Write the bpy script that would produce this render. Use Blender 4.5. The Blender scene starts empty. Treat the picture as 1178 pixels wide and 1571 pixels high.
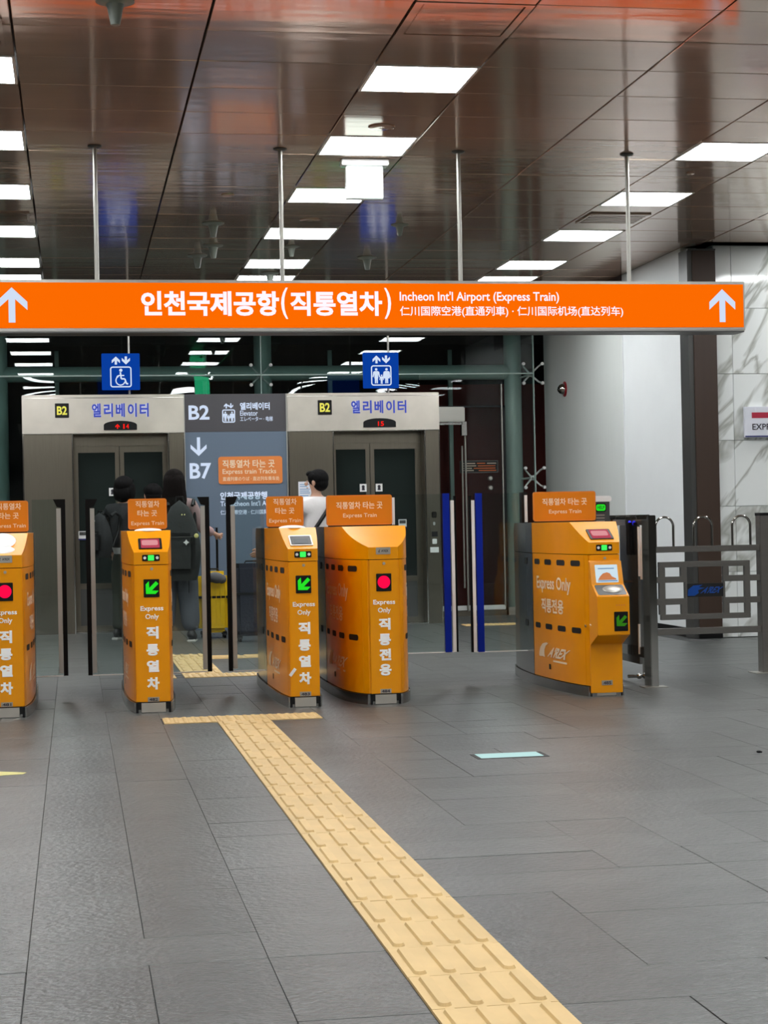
import bpy, bmesh, math, random
from mathutils import Vector, Matrix
random.seed(7)
SC = bpy.context.scene
COL = SC.collection

# ---------------------------------------------------------------- camera
F_PX, YAW, PITCH, ROLL, EYE = 2770.9, 0.17002, 0.00545, -0.01964, 1.116
CEIL = 3.59
def camera():
    f = Vector((math.sin(YAW)*math.cos(PITCH), math.cos(YAW)*math.cos(PITCH), math.sin(PITCH)))
    r = Vector((math.cos(YAW), -math.sin(YAW), 0)); u = r.cross(f)
    r2 = r*math.cos(ROLL)+u*math.sin(ROLL); u2 = -r*math.sin(ROLL)+u*math.cos(ROLL)
    cd = bpy.data.cameras.new('camera'); cam = bpy.data.objects.new('camera', cd); COL.objects.link(cam)
    m = Matrix((r2, u2, -f)).transposed().to_4x4(); m.translation = (0, 0, EYE); cam.matrix_world = m
    cd.sensor_fit = 'HORIZONTAL'; cd.sensor_width = 36; cd.lens = 36*F_PX/1178
    cd.clip_start = .05; cd.clip_end = 200
    SC.camera = cam
camera()
# ---------------------------------------------------------------- world, exposure
w = bpy.data.worlds.new('world'); SC.world = w; w.use_nodes = True
w.node_tree.nodes['Background'].inputs[0].default_value = (.9, .95, 1, 1)
w.node_tree.nodes['Background'].inputs[1].default_value = .12
SC.view_settings.view_transform = 'Standard'; SC.view_settings.look = 'None'
SC.view_settings.exposure = 0.0; SC.view_settings.gamma = 1; SC.view_settings.use_curve_mapping = False
SC.cycles.max_bounces = 8; SC.cycles.transparent_max_bounces = 16
LIGHT_POWER = 24.0      # radiance of the ceiling light diffusers

# ---------------------------------------------------------------- materials
def lin(c): return tuple(((v/255)/12.92 if v/255 <= .04045 else ((v/255+.055)/1.055)**2.4) for v in c)
def mat(name, rgb, rough=.5, metal=0., emit=None, es=0., noise=None, bump=None, rnd=0., coat=0., aniso=None, spec=None):
    """rgb 0-255; noise=(scale, amount, (sx,sy,sz)); bump=(scale, strength, (sx,sy,sz)); rnd = per-object brightness change"""
    m = bpy.data.materials.new(name); m.use_nodes = True; nt = m.node_tree; b = nt.nodes['Principled BSDF']
    c = lin(rgb); b.inputs['Base Color'].default_value = (*c, 1)
    b.inputs['Roughness'].default_value = rough; b.inputs['Metallic'].default_value = metal
    if coat: b.inputs['Coat Weight'].default_value = coat; b.inputs['Coat Roughness'].default_value = .05
    if spec is not None: b.inputs['Specular IOR Level'].default_value = spec
    if emit: b.inputs['Emission Color'].default_value = (*lin(emit), 1); b.inputs['Emission Strength'].default_value = es
    tc = nt.nodes.new('ShaderNodeTexCoord')
    geo = nt.nodes.new('ShaderNodeNewGeometry')
    def tex(scale, st, detail=4):
        mp = nt.nodes.new('ShaderNodeMapping'); mp.inputs['Scale'].default_value = st
        nt.links.new(geo.outputs['Position'], mp.inputs['Vector'])
        t = nt.nodes.new('ShaderNodeTexNoise'); t.inputs['Scale'].default_value = scale; t.inputs['Detail'].default_value = detail
        nt.links.new(mp.outputs[0], t.inputs['Vector']); return t
    fac = None
    if noise:
        t = tex(noise[0], noise[2]); mr = nt.nodes.new('ShaderNodeMapRange')
        mr.inputs[1].default_value = .25; mr.inputs[2].default_value = .75
        mr.inputs[3].default_value = 1-noise[1]; mr.inputs[4].default_value = 1+noise[1]
        nt.links.new(t.outputs[0], mr.inputs[0]); fac = mr.outputs[0]
    if rnd:
        oi = nt.nodes.new('ShaderNodeObjectInfo'); mr = nt.nodes.new('ShaderNodeMapRange')
        mr.inputs[3].default_value = 1-rnd; mr.inputs[4].default_value = 1+rnd
        nt.links.new(oi.outputs['Random'], mr.inputs[0])
        if fac:
            mm = nt.nodes.new('ShaderNodeMath'); mm.operation = 'MULTIPLY'
            nt.links.new(fac, mm.inputs[0]); nt.links.new(mr.outputs[0], mm.inputs[1]); fac = mm.outputs[0]
        else: fac = mr.outputs[0]
    if fac:
        vm = nt.nodes.new('ShaderNodeVectorMath'); vm.operation = 'SCALE'; vm.inputs[0].default_value = c
        nt.links.new(fac, vm.inputs['Scale']); nt.links.new(vm.outputs[0], b.inputs['Base Color'])
    if bump:
        t = tex(bump[0], bump[2]); bp = nt.nodes.new('ShaderNodeBump')
        bp.inputs['Strength'].default_value = bump[1]; bp.inputs['Distance'].default_value = .02
        nt.links.new(t.outputs[0], bp.inputs['Height']); nt.links.new(bp.outputs[0], b.inputs['Normal'])
    return m
def glass(name, tint=(.93, .97, .96), bump=None, fres=1.5, base=0.):
    m = bpy.data.materials.new(name); m.use_nodes = True; nt = m.node_tree; nt.nodes.clear()
    o = nt.nodes.new('ShaderNodeOutputMaterial'); mix = nt.nodes.new('ShaderNodeMixShader')
    t = nt.nodes.new('ShaderNodeBsdfTransparent'); t.inputs[0].default_value = (*tint, 1)
    g = nt.nodes.new('ShaderNodeBsdfGlossy'); g.inputs['Roughness'].default_value = .0
    fr = nt.nodes.new('ShaderNodeFresnel')      # the back faces of the pane use the inverse index, so both faces reflect alike
    gb = nt.nodes.new('ShaderNodeNewGeometry'); ma = nt.nodes.new('ShaderNodeMath'); ma.operation = 'MULTIPLY_ADD'
    ma.inputs[1].default_value = 1/fres-fres; ma.inputs[2].default_value = fres
    nt.links.new(gb.outputs['Backfacing'], ma.inputs[0]); nt.links.new(ma.outputs[0], fr.inputs[0])
    nt.links.new(fr.outputs[0], mix.inputs[0]); nt.links.new(t.outputs[0], mix.inputs[1]); nt.links.new(g.outputs[0], mix.inputs[2])
    if bump:
        geo = nt.nodes.new('ShaderNodeNewGeometry'); mp = nt.nodes.new('ShaderNodeMapping'); mp.inputs['Scale'].default_value = bump[2]
        nz = nt.nodes.new('ShaderNodeTexNoise'); nz.inputs['Scale'].default_value = bump[0]; nz.inputs['Detail'].default_value = 0
        bp = nt.nodes.new('ShaderNodeBump'); bp.inputs['Strength'].default_value = bump[1]; bp.inputs['Distance'].default_value = .02
        nt.links.new(geo.outputs['Position'], mp.inputs['Vector']); nt.links.new(mp.outputs[0], nz.inputs['Vector'])
        nt.links.new(nz.outputs[0], bp.inputs['Height']); nt.links.new(bp.outputs[0], g.inputs['Normal']); nt.links.new(bp.outputs[0], fr.inputs['Normal'])
    nt.links.new(mix.outputs[0], o.inputs[0])
    return m
def emis(name, rgb, s):
    return mat(name, (2, 2, 2), .6, emit=rgb, es=s, spec=0.)

M = dict(
 slate=mat('slate floor tile', (78, 81, 79), .36, noise=(5.5, .22, (1, 1.5, 1)), bump=(48, .30, (.8, 1.2, 1)), rnd=.15, spec=.5),
 joint=mat('dark floor joint', (60, 61, 60), .8),
 tactile=mat('yellow tactile tile', (208, 177, 122), .55, noise=(6, .08, (1, 1, 1)), rnd=.035),
 ceilm=mat('glossy metal ceiling panel', (206, 178, 158), .11, .46, noise=(1.5, .06, (1, 1, 1)), bump=(1.3, .16, (.45, 3.4, 1)), rnd=.035),  # brown cast of the reflected floor area is put into the base colour
 ceild=mat('dark ceiling void', (18, 16, 15), .8),
 white=mat('white painted wall', (226, 229, 229), .6, noise=(3, .02, (1, 1, 1))),
 plain=mat('plain wall', (84, 82, 78), .7),
 orange=mat('orange gate enamel', (238, 152, 0), .30, coat=.18, spec=.3, noise=(9, .03, (1, 1, 1))),
 orange2=mat('orange placard', (212, 126, 8), .45, spec=.25),
 steel=mat('brushed stainless steel', (150, 148, 144), .22, .95, noise=(5, .06, (1, 1, 30))),
 steelp=mat('polished stainless steel', (175, 172, 166), .1, 1.),
 bronze=mat('bronze tinted elevator steel', (116, 110, 98), .28, .9, noise=(5, .05, (20, 1, 1)), bump=(2, .06, (1, 1, .4))),
 header=mat('pale elevator header steel', (205, 198, 186), .33, .85, noise=(3, .12, (1, 1, 1)), bump=(1.6, .12, (1, 1, 1))),
 darksteel=mat('dark smoked panel', (36, 36, 38), .25, .2),
 doorglass=mat('dark door glass', (34, 41, 39), .05, 0, spec=.6),
 black=mat('black plastic', (6, 6, 7), .4, spec=.3),
 dark=mat('dark recess', (6, 5, 5), .7),
 rubber=mat('black edge rubber', (3, 3, 3), .6, spec=.15),
 alu=mat('satin aluminium', (176, 174, 166), .35, .75),
 whitep=mat('white plastic', (235, 235, 232), .35),
 letter=mat('white lettering film', (255, 252, 246), .5),
 letterc=mat('cream lettering film', (240, 218, 186), .5),
 blue=mat('blue safety strip', (0, 34, 150), .5, spec=.15),
 bluesign=emis('backlit blue sign', (10, 66, 168), .85),
 osign=emis('backlit orange sign', (255, 108, 0), .98),
 wsign=emis('backlit white lettering', (250, 244, 255), 1.05),
 wsign2=emis('backlit white symbol', (214, 228, 250), .95),
 lamp=emis('ceiling light diffuser', (250, 253, 255), LIGHT_POWER),
 exitw=emis('glowing exit sign face', (235, 255, 250), 2.2),
 exitg=emis('green exit sign face', (60, 235, 160), 6.0),
 green=emis('green led', (40, 225, 40), 1.0),
 greendim=emis('dim green led', (50, 120, 25), .9),
 greenb=emis('bright green lamp', (60, 250, 90), 1.3),
 red=emis('red led disc', (250, 10, 70), 1.1),
 redd=emis('red led digits', (255, 30, 20), 1.0),
 pink=emis('pink glowing screen', (205, 80, 100), .8),
 pinkl=emis('pale pink screen glow', (238, 160, 165), .85),
 screen=emis('pale ticket screen', (205, 225, 235), 1.0),
 bluel=emis('blue led', (60, 60, 255), 1.5),
 greys=mat('grey screen glass', (70, 74, 76), .15),
 label=mat('grey metal label', (170, 160, 145), .4, .3),
 greytop=mat('charcoal panel', (66, 64, 68), .45),
 bluegrey=mat('blue grey panel', (98, 112, 128), .45, spec=.3),
 plateor=mat('orange info plate', (224, 128, 56), .45),
 yellowtxt=mat('yellow lettering', (240, 232, 90), .5),
 bluetxt=mat('blue lettering', (50, 72, 190), .5),
 haloed=mat('pale lettering outline', (226, 230, 250), .5),
 marble=None,
 joinm=mat('marble joint', (150, 155, 152), .6),
 brown=mat('dark brown cladding', (62, 46, 36), .4, noise=(2, .05, (12, 12, .6))),
 brownt=mat('dark reddish brown band', (70, 50, 46), .5),
 trimg=mat('grey metal trim', (84, 84, 82), .35, .5),
 gwall=mat('grey brushed metal wall', (216, 220, 216), .5, .05, noise=(6, .05, (30, 30, .3))),
 tube=mat('grey green painted steel tube', (176, 198, 190), .4, .1),
 voidm=mat('hall behind glass with painted gloom', (26, 26, 28), .8, noise=(1, .3, (1, 1, 5))),
 maroon=mat('maroon wall', (104, 26, 16), .6, noise=(2, .15, (1, 1, 1))),
 gflap=glass('gate flap glass', (.88, .93, .92)),
 gdoor=glass('door glass', (.90, .93, .92), fres=1.22),
 gwin=glass('glass wall pane', (.72, .80, .79), bump=(.5, .012, (1, 1, 1))),
 gwinl=glass('warped lower glass pane', (.72, .80, .79), bump=(1.0, .45, (1.0, 1, 2.0))),
 skin=mat('skin', (205, 160, 135), .55),
 hair=mat('black hair', (7, 6, 6), .7, spec=.15, bump=(60, .4, (3, 3, .3))),
 hairb=mat('dark brown hair', (16, 11, 9), .75, spec=.1, bump=(60, .4, (3, 3, .3))),
 jacket=mat('black jacket cloth', (22, 23, 25), .8, bump=(14, .5, (1, 1, 1))),
 pack=mat('charcoal nylon backpack', (30, 33, 31), .7, bump=(12, .4, (1, 1, 1))),
 tee=mat('white t-shirt cotton', (222, 218, 216), .8, bump=(8, .4, (1, 1, 1))),
 pinkslv=mat('dusty pink sleeve', (170, 140, 138), .8),
 greent=mat('dark green trousers', (50, 54, 44), .85, bump=(9, .5, (1, 1, .5))),
 jeans=mat('washed grey jeans', (86, 89, 96), .85, noise=(6, .2, (1, 1, .5)), bump=(9, .5, (1, 1, .5))),
 shoe=mat('black shoe', (18, 18, 18), .5), shoew=mat('white shoe sole', (215, 212, 205), .6),
 ylw=mat('yellow suitcase shell', (240, 200, 24), .3, coat=.4),
 navy=mat('navy suitcase fabric', (24, 28, 44), .7, bump=(40, .2, (1, 1, 1))),
 cyanst=emis('pale cyan emissive floor marker', (200, 238, 236), .95),  # marker face emits its pale cyan colour
 ystick=mat('pale yellow floor sticker', (214, 206, 130), .6),
 poster=mat('white poster board', (224, 226, 234), .5), redbar=mat('dark red print', (176, 36, 62), .5), navyp=mat('navy print', (40, 44, 110), .5),
 ink=mat('dark ink print', (50, 46, 56), .5), orp=mat('orange print', (200, 100, 40), .5), paleb=mat('pale blue print', (120, 160, 200), .5),
 fsteel=mat('fence steel toned for dark reflections', (150, 146, 140), .26, .8, noise=(5, .08, (1, 1, 20))),  # toned below the polished steel to stand in for dark reflections
 logob=mat('blue emblem enamel', (14, 74, 160), .35, .2),
 bellred=mat('red alarm bell', (150, 22, 34), .3, .3), greycone=mat('pale sensor plastic', (150, 158, 148), .35),
 greypouch=mat('grey travel pouch', (90, 92, 94), .8),
)
def marble():
    m = bpy.data.materials.new('white veined marble'); m.use_nodes = True; nt = m.node_tree; b = nt.nodes['Principled BSDF']
    b.inputs['Roughness'].default_value = .06
    geo = nt.nodes.new('ShaderNodeNewGeometry'); oi = nt.nodes.new('ShaderNodeObjectInfo')
    m0 = nt.nodes.new('ShaderNodeMapping'); m0.inputs['Rotation'].default_value = (0, math.radians(52), 0)      # veins rise to the right
    mp = nt.nodes.new('ShaderNodeMapping'); mp.inputs['Scale'].default_value = (.6, 1, 2.4)
    ad = nt.nodes.new('ShaderNodeVectorMath'); ad.operation = 'ADD'
    sc = nt.nodes.new('ShaderNodeVectorMath'); sc.operation = 'SCALE'; sc.inputs[0].default_value = (7, 3, 5)
    nt.links.new(oi.outputs['Random'], sc.inputs['Scale'])
    nt.links.new(geo.outputs['Position'], ad.inputs[0]); nt.links.new(sc.outputs[0], ad.inputs[1]); nt.links.new(ad.outputs[0], m0.inputs['Vector']); nt.links.new(m0.outputs[0], mp.inputs['Vector'])
    n = nt.nodes.new('ShaderNodeTexNoise'); n.inputs['Scale'].default_value = 1.3; n.inputs['Detail'].default_value = 4; n.inputs['Distortion'].default_value = .6
    nt.links.new(mp.outputs[0], n.inputs['Vector'])
    s = nt.nodes.new('ShaderNodeMath'); s.operation = 'SUBTRACT'; s.inputs[1].default_value = .5; nt.links.new(n.outputs[0], s.inputs[0])
    a = nt.nodes.new('ShaderNodeMath'); a.operation = 'ABSOLUTE'; nt.links.new(s.outputs[0], a.inputs[0])
    r = nt.nodes.new('ShaderNodeValToRGB'); r.color_ramp.elements[0].position = 0; r.color_ramp.elements[0].color = (*lin((176, 178, 170)), 1)
    r.color_ramp.elements[1].position = .05; r.color_ramp.elements[1].color = (*lin((236, 239, 236)), 1)
    nt.links.new(a.outputs[0], r.inputs[0]); nt.links.new(r.outputs[0], b.inputs['Base Color'])
    return m
M['marble'] = marble()

# ---------------------------------------------------------------- mesh helpers (all shapes given in world coordinates)
ORG = {}        # object name -> world origin
class MB:
    def __init__(s): s.b = bmesh.new()
    def face(s, pts):
        try: return s.b.faces.new([s.b.verts.new(p) for p in pts])
        except ValueError: return None
    def box(s, x0, x1, y0, y1, z0, z1, bev=0.):
        t = bmesh.new(); bmesh.ops.create_cube(t, size=1)
        bmesh.ops.scale(t, vec=(x1-x0, y1-y0, z1-z0), verts=t.verts)
        if bev: bmesh.ops.bevel(t, geom=list(t.edges), offset=bev, segments=2, affect='EDGES', clamp_overlap=True)
        bmesh.ops.translate(t, vec=((x0+x1)/2, (y0+y1)/2, (z0+z1)/2), verts=t.verts); s.add(t); return s
    def add(s, t, mtx=None):
        me = bpy.data.meshes.new('tmp'); t.to_mesh(me); t.free()
        if mtx: me.transform(mtx)
        s.b.from_mesh(me); bpy.data.meshes.remove(me)
    def obox(s, c, size, mtx, bev=0.):
        t = bmesh.new(); bmesh.ops.create_cube(t, size=1); bmesh.ops.scale(t, vec=size, verts=t.verts)
        if bev: bmesh.ops.bevel(t, geom=list(t.edges), offset=bev, segments=2, affect='EDGES', clamp_overlap=True)
        s.add(t, Matrix.Translation(c) @ mtx.to_4x4()); return s
    def tube(s, pts, r, n=12, cap=True):
        pts = [Vector(p) for p in pts]; rs = r if isinstance(r, (list, tuple)) else [r]*len(pts)
        rings = []; up = None
        for i, p in enumerate(pts):
            d = (pts[min(i+1, len(pts)-1)]-pts[max(i-1, 0)]).normalized()
            if up is None: up = Vector((0, 0, 1)) if abs(d.z) < .9 else Vector((1, 0, 0))
            a = d.cross(up).normalized(); b2 = a.cross(d).normalized(); up = b2
            rings.append([s.b.verts.new(p+(a*math.cos(2*math.pi*k/n)+b2*math.sin(2*math.pi*k/n))*rs[i]) for k in range(n)])
        for i in range(len(rings)-1):
            for k in range(n): s.b.faces.new((rings[i][k], rings[i+1][k], rings[i+1][(k+1) % n], rings[i][(k+1) % n]))
        if cap:
            s.b.faces.new(rings[0]); s.b.faces.new(rings[-1][::-1])
        return s
    def lathe(s, c, prof, n=24, axis='Z'):
        """prof = [(r, h)...] about an axis through c"""
        rings = []
        for r, h in prof:
            ring = []
            for k in range(n):
                a = 2*math.pi*k/n; p = (r*math.cos(a), r*math.sin(a), h)
                if axis == 'Y': p = (p[0], p[2], p[1])
                if axis == 'X': p = (p[2], p[0], p[1])
                ring.append(s.b.verts.new((c[0]+p[0], c[1]+p[1], c[2]+p[2])))
            rings.append(ring)
        for i in range(len(rings)-1):
            for k in range(n): s.b.faces.new((rings[i][k], rings[i][(k+1) % n], rings[i+1][(k+1) % n], rings[i+1][k]))
        s.b.faces.new(rings[0][::-1]); s.b.faces.new(rings[-1]); return s
    def ell(s, c, r, rot=None, seg=20):
        t = bmesh.new(); bmesh.ops.create_uvsphere(t, u_segments=seg, v_segments=seg//2, radius=1)
        bmesh.ops.scale(t, vec=r, verts=t.verts)
        s.add(t, Matrix.Translation(c) @ (rot.to_4x4() if rot else Matrix.Identity(4))); return s
    def poly(s, pts, d):
        """flat polygon given as 3D points, thickened along vector d"""
        d = Vector(d); a = [s.b.verts.new(p) for p in pts]; b2 = [s.b.verts.new(Vector(p)+d) for p in pts]; n = len(pts)
        s.b.faces.new(a); s.b.faces.new(b2[::-1])
        for i in range(n): s.b.faces.new((a[i], b2[i], b2[(i+1) % n], a[(i+1) % n]))
        return s
    def build(s, name, m, parent=None, label=None, cat=None, group=None, kind=None, base=None, smooth=True, angle=35):
        bmesh.ops.recalc_face_normals(s.b, faces=s.b.faces)
        me = bpy.data.meshes.new(name); s.b.to_mesh(me); s.b.free()
        return link(me, name, m, parent, label, cat, group, kind, base, smooth, angle)
def link(me, name, m, parent=None, label=None, cat=None, group=None, kind=None, base=None, smooth=True, angle=35):
    if smooth and len(me.polygons):
        me.polygons.foreach_set('use_smooth', [True]*len(me.polygons)); me.set_sharp_from_angle(angle=math.radians(angle))
    if isinstance(m, str): m = M[m]
    if m: me.materials.append(m)
    o = bpy.data.objects.new(name, me); COL.objects.link(o)
    if parent is not None:
        o.parent = parent; org = ORG[parent.name]
    else:
        if base is None:
            xs = [v.co for v in me.vertices]
            base = ((min(v.x for v in xs)+max(v.x for v in xs))/2, (min(v.y for v in xs)+max(v.y for v in xs))/2, min(v.z for v in xs))
        org = Vector(base); o.location = org
    org = Vector(org); me.transform(Matrix.Translation(-org)); ORG[o.name] = org
    tag(o, label, cat, group, kind); return o
def tag(o, label=None, cat=None, group=None, kind=None):
    if label: o['label'] = label
    if cat: o['category'] = cat
    if group: o['group'] = group
    if kind: o['kind'] = kind
    return o
def thing(name, label, cat, base, group=None, kind=None):
    o = bpy.data.objects.new(name, None); COL.objects.link(o); o.location = base; o.empty_display_size = .1
    ORG[o.name] = Vector(base); return tag(o, label, cat, group, kind)
def copy_tree(o, parent=None):
    c = o.copy(); COL.objects.link(c); c.parent = parent
    ORG[c.name] = ORG[o.name]
    for ch in list(o.children): copy_tree(ch, c)
    return c
def part(name, m, parent, *boxes, bev=0., label=None, **k):
    mb = MB()
    for b in boxes: mb.box(*b, bev=bev)
    return mb.build(name, m, parent, label, **k)

# ---- writing: text outline -> mesh, fitted into a box on a surface given by a mapping function
def front(y, d=.0012):      # plane facing the camera side (-Y)
    return lambda u, v, w_: (u, y-w_*d, v)
TXT = {}
def text_data(body, bold):
    key = (body, bold)
    if key in TXT: return TXT[key]
    c = bpy.data.curves.new('t', 'FONT'); c.body = body; c.bevel_depth = bold; c.bevel_resolution = 0; c.resolution_u = 3
    o = bpy.data.objects.new('t', c); COL.objects.link(o)
    dg = bpy.context.evaluated_depsgraph_get(); me = bpy.data.meshes.new_from_object(o.evaluated_get(dg))
    vs = [tuple(v.co) for v in me.vertices]; fs = [tuple(p.vertices) for p in me.polygons]
    bpy.data.objects.remove(o); bpy.data.curves.remove(c); bpy.data.meshes.remove(me)
    x0 = min(v[0] for v in vs); x1 = max(v[0] for v in vs); y0 = min(v[1] for v in vs); y1 = max(v[1] for v in vs)
    zb = max(bold, 1e-6)
    TXT[key] = ([((v[0]-x0)/(x1-x0), (v[1]-y0)/(y1-y0), .5+.5*v[2]/zb if bold else 0.) for v in vs], fs); return TXT[key]
def text_geo(out, body, u0, u1, v0, v1, mp, bold=.0, shear=0., lift=1.):
    vs, fs = text_data(body, bold); n = len(out[0])
    for a, b, z in vs: out[0].append(mp(u0+(u1-u0)*(a+shear*(b-.5)), v0+(v1-v0)*b, lift+z))
    for f in fs: out[1].append([i+n for i in f])
def text(body, u0, u1, v0, v1, mp, m, parent, bold=.0, shear=0., lift=1., name='lettering'):
    out = ([], []); text_geo(out, body, u0, u1, v0, v1, mp, bold, shear, lift)
    me = bpy.data.meshes.new(name); me.from_pydata(out[0], [], out[1]); return link(me, name, m, parent, smooth=False)
def texts(lines, mp, m, parent, name='lettering', lift=1.):
    for l in lines: o = text(*l[:5], mp, m, parent, *(l[5:]), lift=lift, name=name)
    return o
def shape(polys, mp, m, parent, name, lift=1., label=None):
    """list of 2D polygons on a mapped surface"""
    vs, fs = [], []
    for p in polys:
        n = len(vs); vs += [mp(a, b, lift) for a, b in p]; fs.append(list(range(n, n+len(p))))
    me = bpy.data.meshes.new(name); me.from_pydata(vs, [], fs); return link(me, name, m, parent, label, smooth=False)
def strips(u0, u1, z0, z1, r, mp, m, parent, name, lift=1., n=12):
    """rounded slot that follows a curved surface"""
    vs, fs = [], []
    for i in range(n+1):
        a = math.pi*(1-i/n); u = (u0+u1)/2+(u1-u0)/2*math.cos(a); d = min(u-u0, u1-u)
        q = r-math.sqrt(max(0, r*r-(r-min(d, r))**2)); vs += [mp(u, z0+q, lift), mp(u, z1-q, lift)]
    for i in range(n): fs.append((2*i, 2*i+2, 2*i+3, 2*i+1))
    me = bpy.data.meshes.new(name); me.from_pydata(vs, [], fs); return link(me, name, m, parent, smooth=False)
def rrect(x0, x1, z0, z1, r, n=5):
    out = []
    for cx, cz, a0 in ((x1-r, z1-r, 0), (x0+r, z1-r, 90), (x0+r, z0+r, 180), (x1-r, z0+r, 270)):
        for k in range(n+1):
            a = math.radians(a0+90*k/n); out.append((cx+r*math.cos(a), cz+r*math.sin(a)))
    return out
def ring(x0, x1, z0, z1, r, t):
    a = rrect(x0, x1, z0, z1, r); b = rrect(x0+t, x1-t, z0+t, z1-t, max(r-t, .001)); n = len(a)
    return [[a[i], a[(i+1) % n], b[(i+1) % n], b[i]] for i in range(n)]
def disc(cx, cz, r, n=28): return [(cx+r*math.cos(2*math.pi*k/n), cz+r*math.sin(2*math.pi*k/n)) for k in range(n)]
def arrow(cx, cz, w, h, t, rot=0.):
    """arrow pointing up (shaft + chevron head), rotated clockwise by rot degrees"""
    a = math.radians(-rot); c, s = math.cos(a), math.sin(a); hh = h/2; k = t*.62; wd = w/2
    shaft = [(-t/2, -hh), (t/2, -hh), (t/2, hh-t*1.1), (-t/2, hh-t*1.1)]
    dl = wd*.95
    left = [(0, hh), (-wd, hh-dl), (-wd, hh-dl-t*1.25), (0, hh-t*1.35)]
    right = [(0, hh), (0, hh-t*1.35), (wd, hh-dl-t*1.25), (wd, hh-dl)]
    return [[(cx+x*c-z*s, cz+x*s+z*c) for x, z in p] for p in (shaft, left, right)]
def panel(mpoly, y0, y1, name, m, parent, label=None, **k):
    """2D outline in X-Z extruded from y0 to y1"""
    mb = MB(); mb.poly([(a, y0, b) for a, b in mpoly], (0, y1-y0, 0)); return mb.build(name, m, parent, label, **k)

# ================================================================= THE SETTING
XW = 5.56          # side wall on the right
YG = 20.6          # glass wall
YM = 15.75         # marble wall
# ---- floor: slab with individual slate tiles
floor = part('floor', 'joint', None, (-9, 11, -7, 26, -.12, -.004), kind='structure', smooth=False)
PX0, PX1 = .781, 1.081        # tactile path
def in_view(x, y, m=0.):
    """could the photograph's frustum reach this floor point"""
    if y < 3.4: return False
    px = 115+x/y*2771
    return -60-m < px < 1240+m and 800+3092/y < 1640+m
U = .3055
def floor_tiles():
    cells = []; rr = random.Random(3); occ = set()
    NI, NJ = range(-29, 34), range(-39, 52)          # grid of U sized modules; tiles cover 1 to 3 modules
    ox, oy = .4725, 4.945
    kinds = [(1, 1), (1, 2), (1, 2), (1, 2), (1, 3), (1, 3), (2, 1), (2, 2)]
    kinds_r = [(1, 1), (1, 2), (1, 2), (2, 1), (2, 1), (1, 3), (3, 1), (2, 2)]
    for j in NJ:
        for i in NI:
            if (i, j) in occ: continue
            opts = kinds if i < 1 else kinds_r
            w_, h_ = rr.choice(opts)
            if i <= 1 < i+w_: w_ = 1
            while w_ > 1 and any((i+a, j) in occ for a in range(1, w_)): w_ -= 1
            for a in range(w_):
                for c in range(h_): occ.add((i+a, j+c))
            cells.append((ox+i*U, ox+(i+w_)*U, oy+j*U, min(oy+(j+h_)*U, YG)))
    cells = [c for c in cells if c[3]-c[2] > .02]
    tiles = []
    for x0, x1, y0, y1 in cells:
        if x1 > XW and y1 > YM: continue
        if x0 < -8.5 or x1 > 10.5: continue
        # leave room for the tactile paving
        parts = [(x0, x1, y0, y1)]
        for (a, b, c, d) in ((PX0, PX1, 2.0, 10.245), (.481, 1.381, 10.245, 10.545), (.42, 1.62, 13.28, 13.58), (PX0, PX1, 13.58, 15.68), (PX1, 1.68, 15.08, 15.38), (4.05, 4.65, 18.6, 18.9)):
            nxt = []
            for p in parts:
                q0, q1, r0, r1 = p
                if q1 <= a+.004 or q0 >= b-.004 or r1 <= c or r0 >= d: nxt.append(p); continue
                if r0 < c: nxt.append((q0, q1, r0, c))
                if r1 > d: nxt.append((q0, q1, d, r1))
                lo, hi = max(r0, c), min(r1, d)
                if q0 < a-.02: nxt.append((q0, a, lo, hi))
                if q1 > b+.02: nxt.append((b, q1, lo, hi))
            parts = nxt
        tiles += [p for p in parts if p[1]-p[0] > .015 and p[3]-p[2] > .015]
    vis = [t for t in tiles if in_view((t[0]+t[1])/2, (t[2]+t[3])/2)]
    vis.sort(key=lambda t: t[3])
    single = set(vis[:270])
    field = MB()
    cache = {}
    for t in tiles:
        x0, x1, y0, y1 = t
        if t in single:
            key = (round(x1-x0, 3), round(y1-y0, 3))
            if key not in cache:
                b = bmesh.new(); bmesh.ops.create_cube(b, size=1)
                bmesh.ops.scale(b, vec=(key[0]-.0017, key[1]-.0020, .012), verts=b.verts)
                bmesh.ops.translate(b, vec=(0, 0, -.006), verts=b.verts)
                top = [e for e in b.edges if all(v.co.z > -.001 for v in e.verts)]
                bmesh.ops.bevel(b, geom=top, offset=.0007, segments=1, affect='EDGES')
                me = bpy.data.meshes.new('floor_tile'); b.to_mesh(me); b.free(); me.materials.append(M['slate']); cache[key] = me
            o = bpy.data.objects.new('floor_tile', cache[key]); COL.objects.link(o); o.parent = floor
            o.location = Vector(((x0+x1)/2, (y0+y1)/2, random.uniform(-.0006, .0006)))-ORG['floor']
            o.rotation_euler = (random.uniform(-.0012, .0012), random.uniform(-.0012, .0012), 0)
        else:
            g = .0025; z = random.uniform(-.0004, .0004)
            field.b.faces.new([field.b.verts.new(p) for p in ((x0+g, y0+g, z), (x1-g, y0+g, z), (x1-g, y1-g, z), (x0+g, y1-g, z))])
    o = field.build('floor_tile_field', 'slate', floor, kind='stuff', smooth=False)
floor_tiles()

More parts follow.
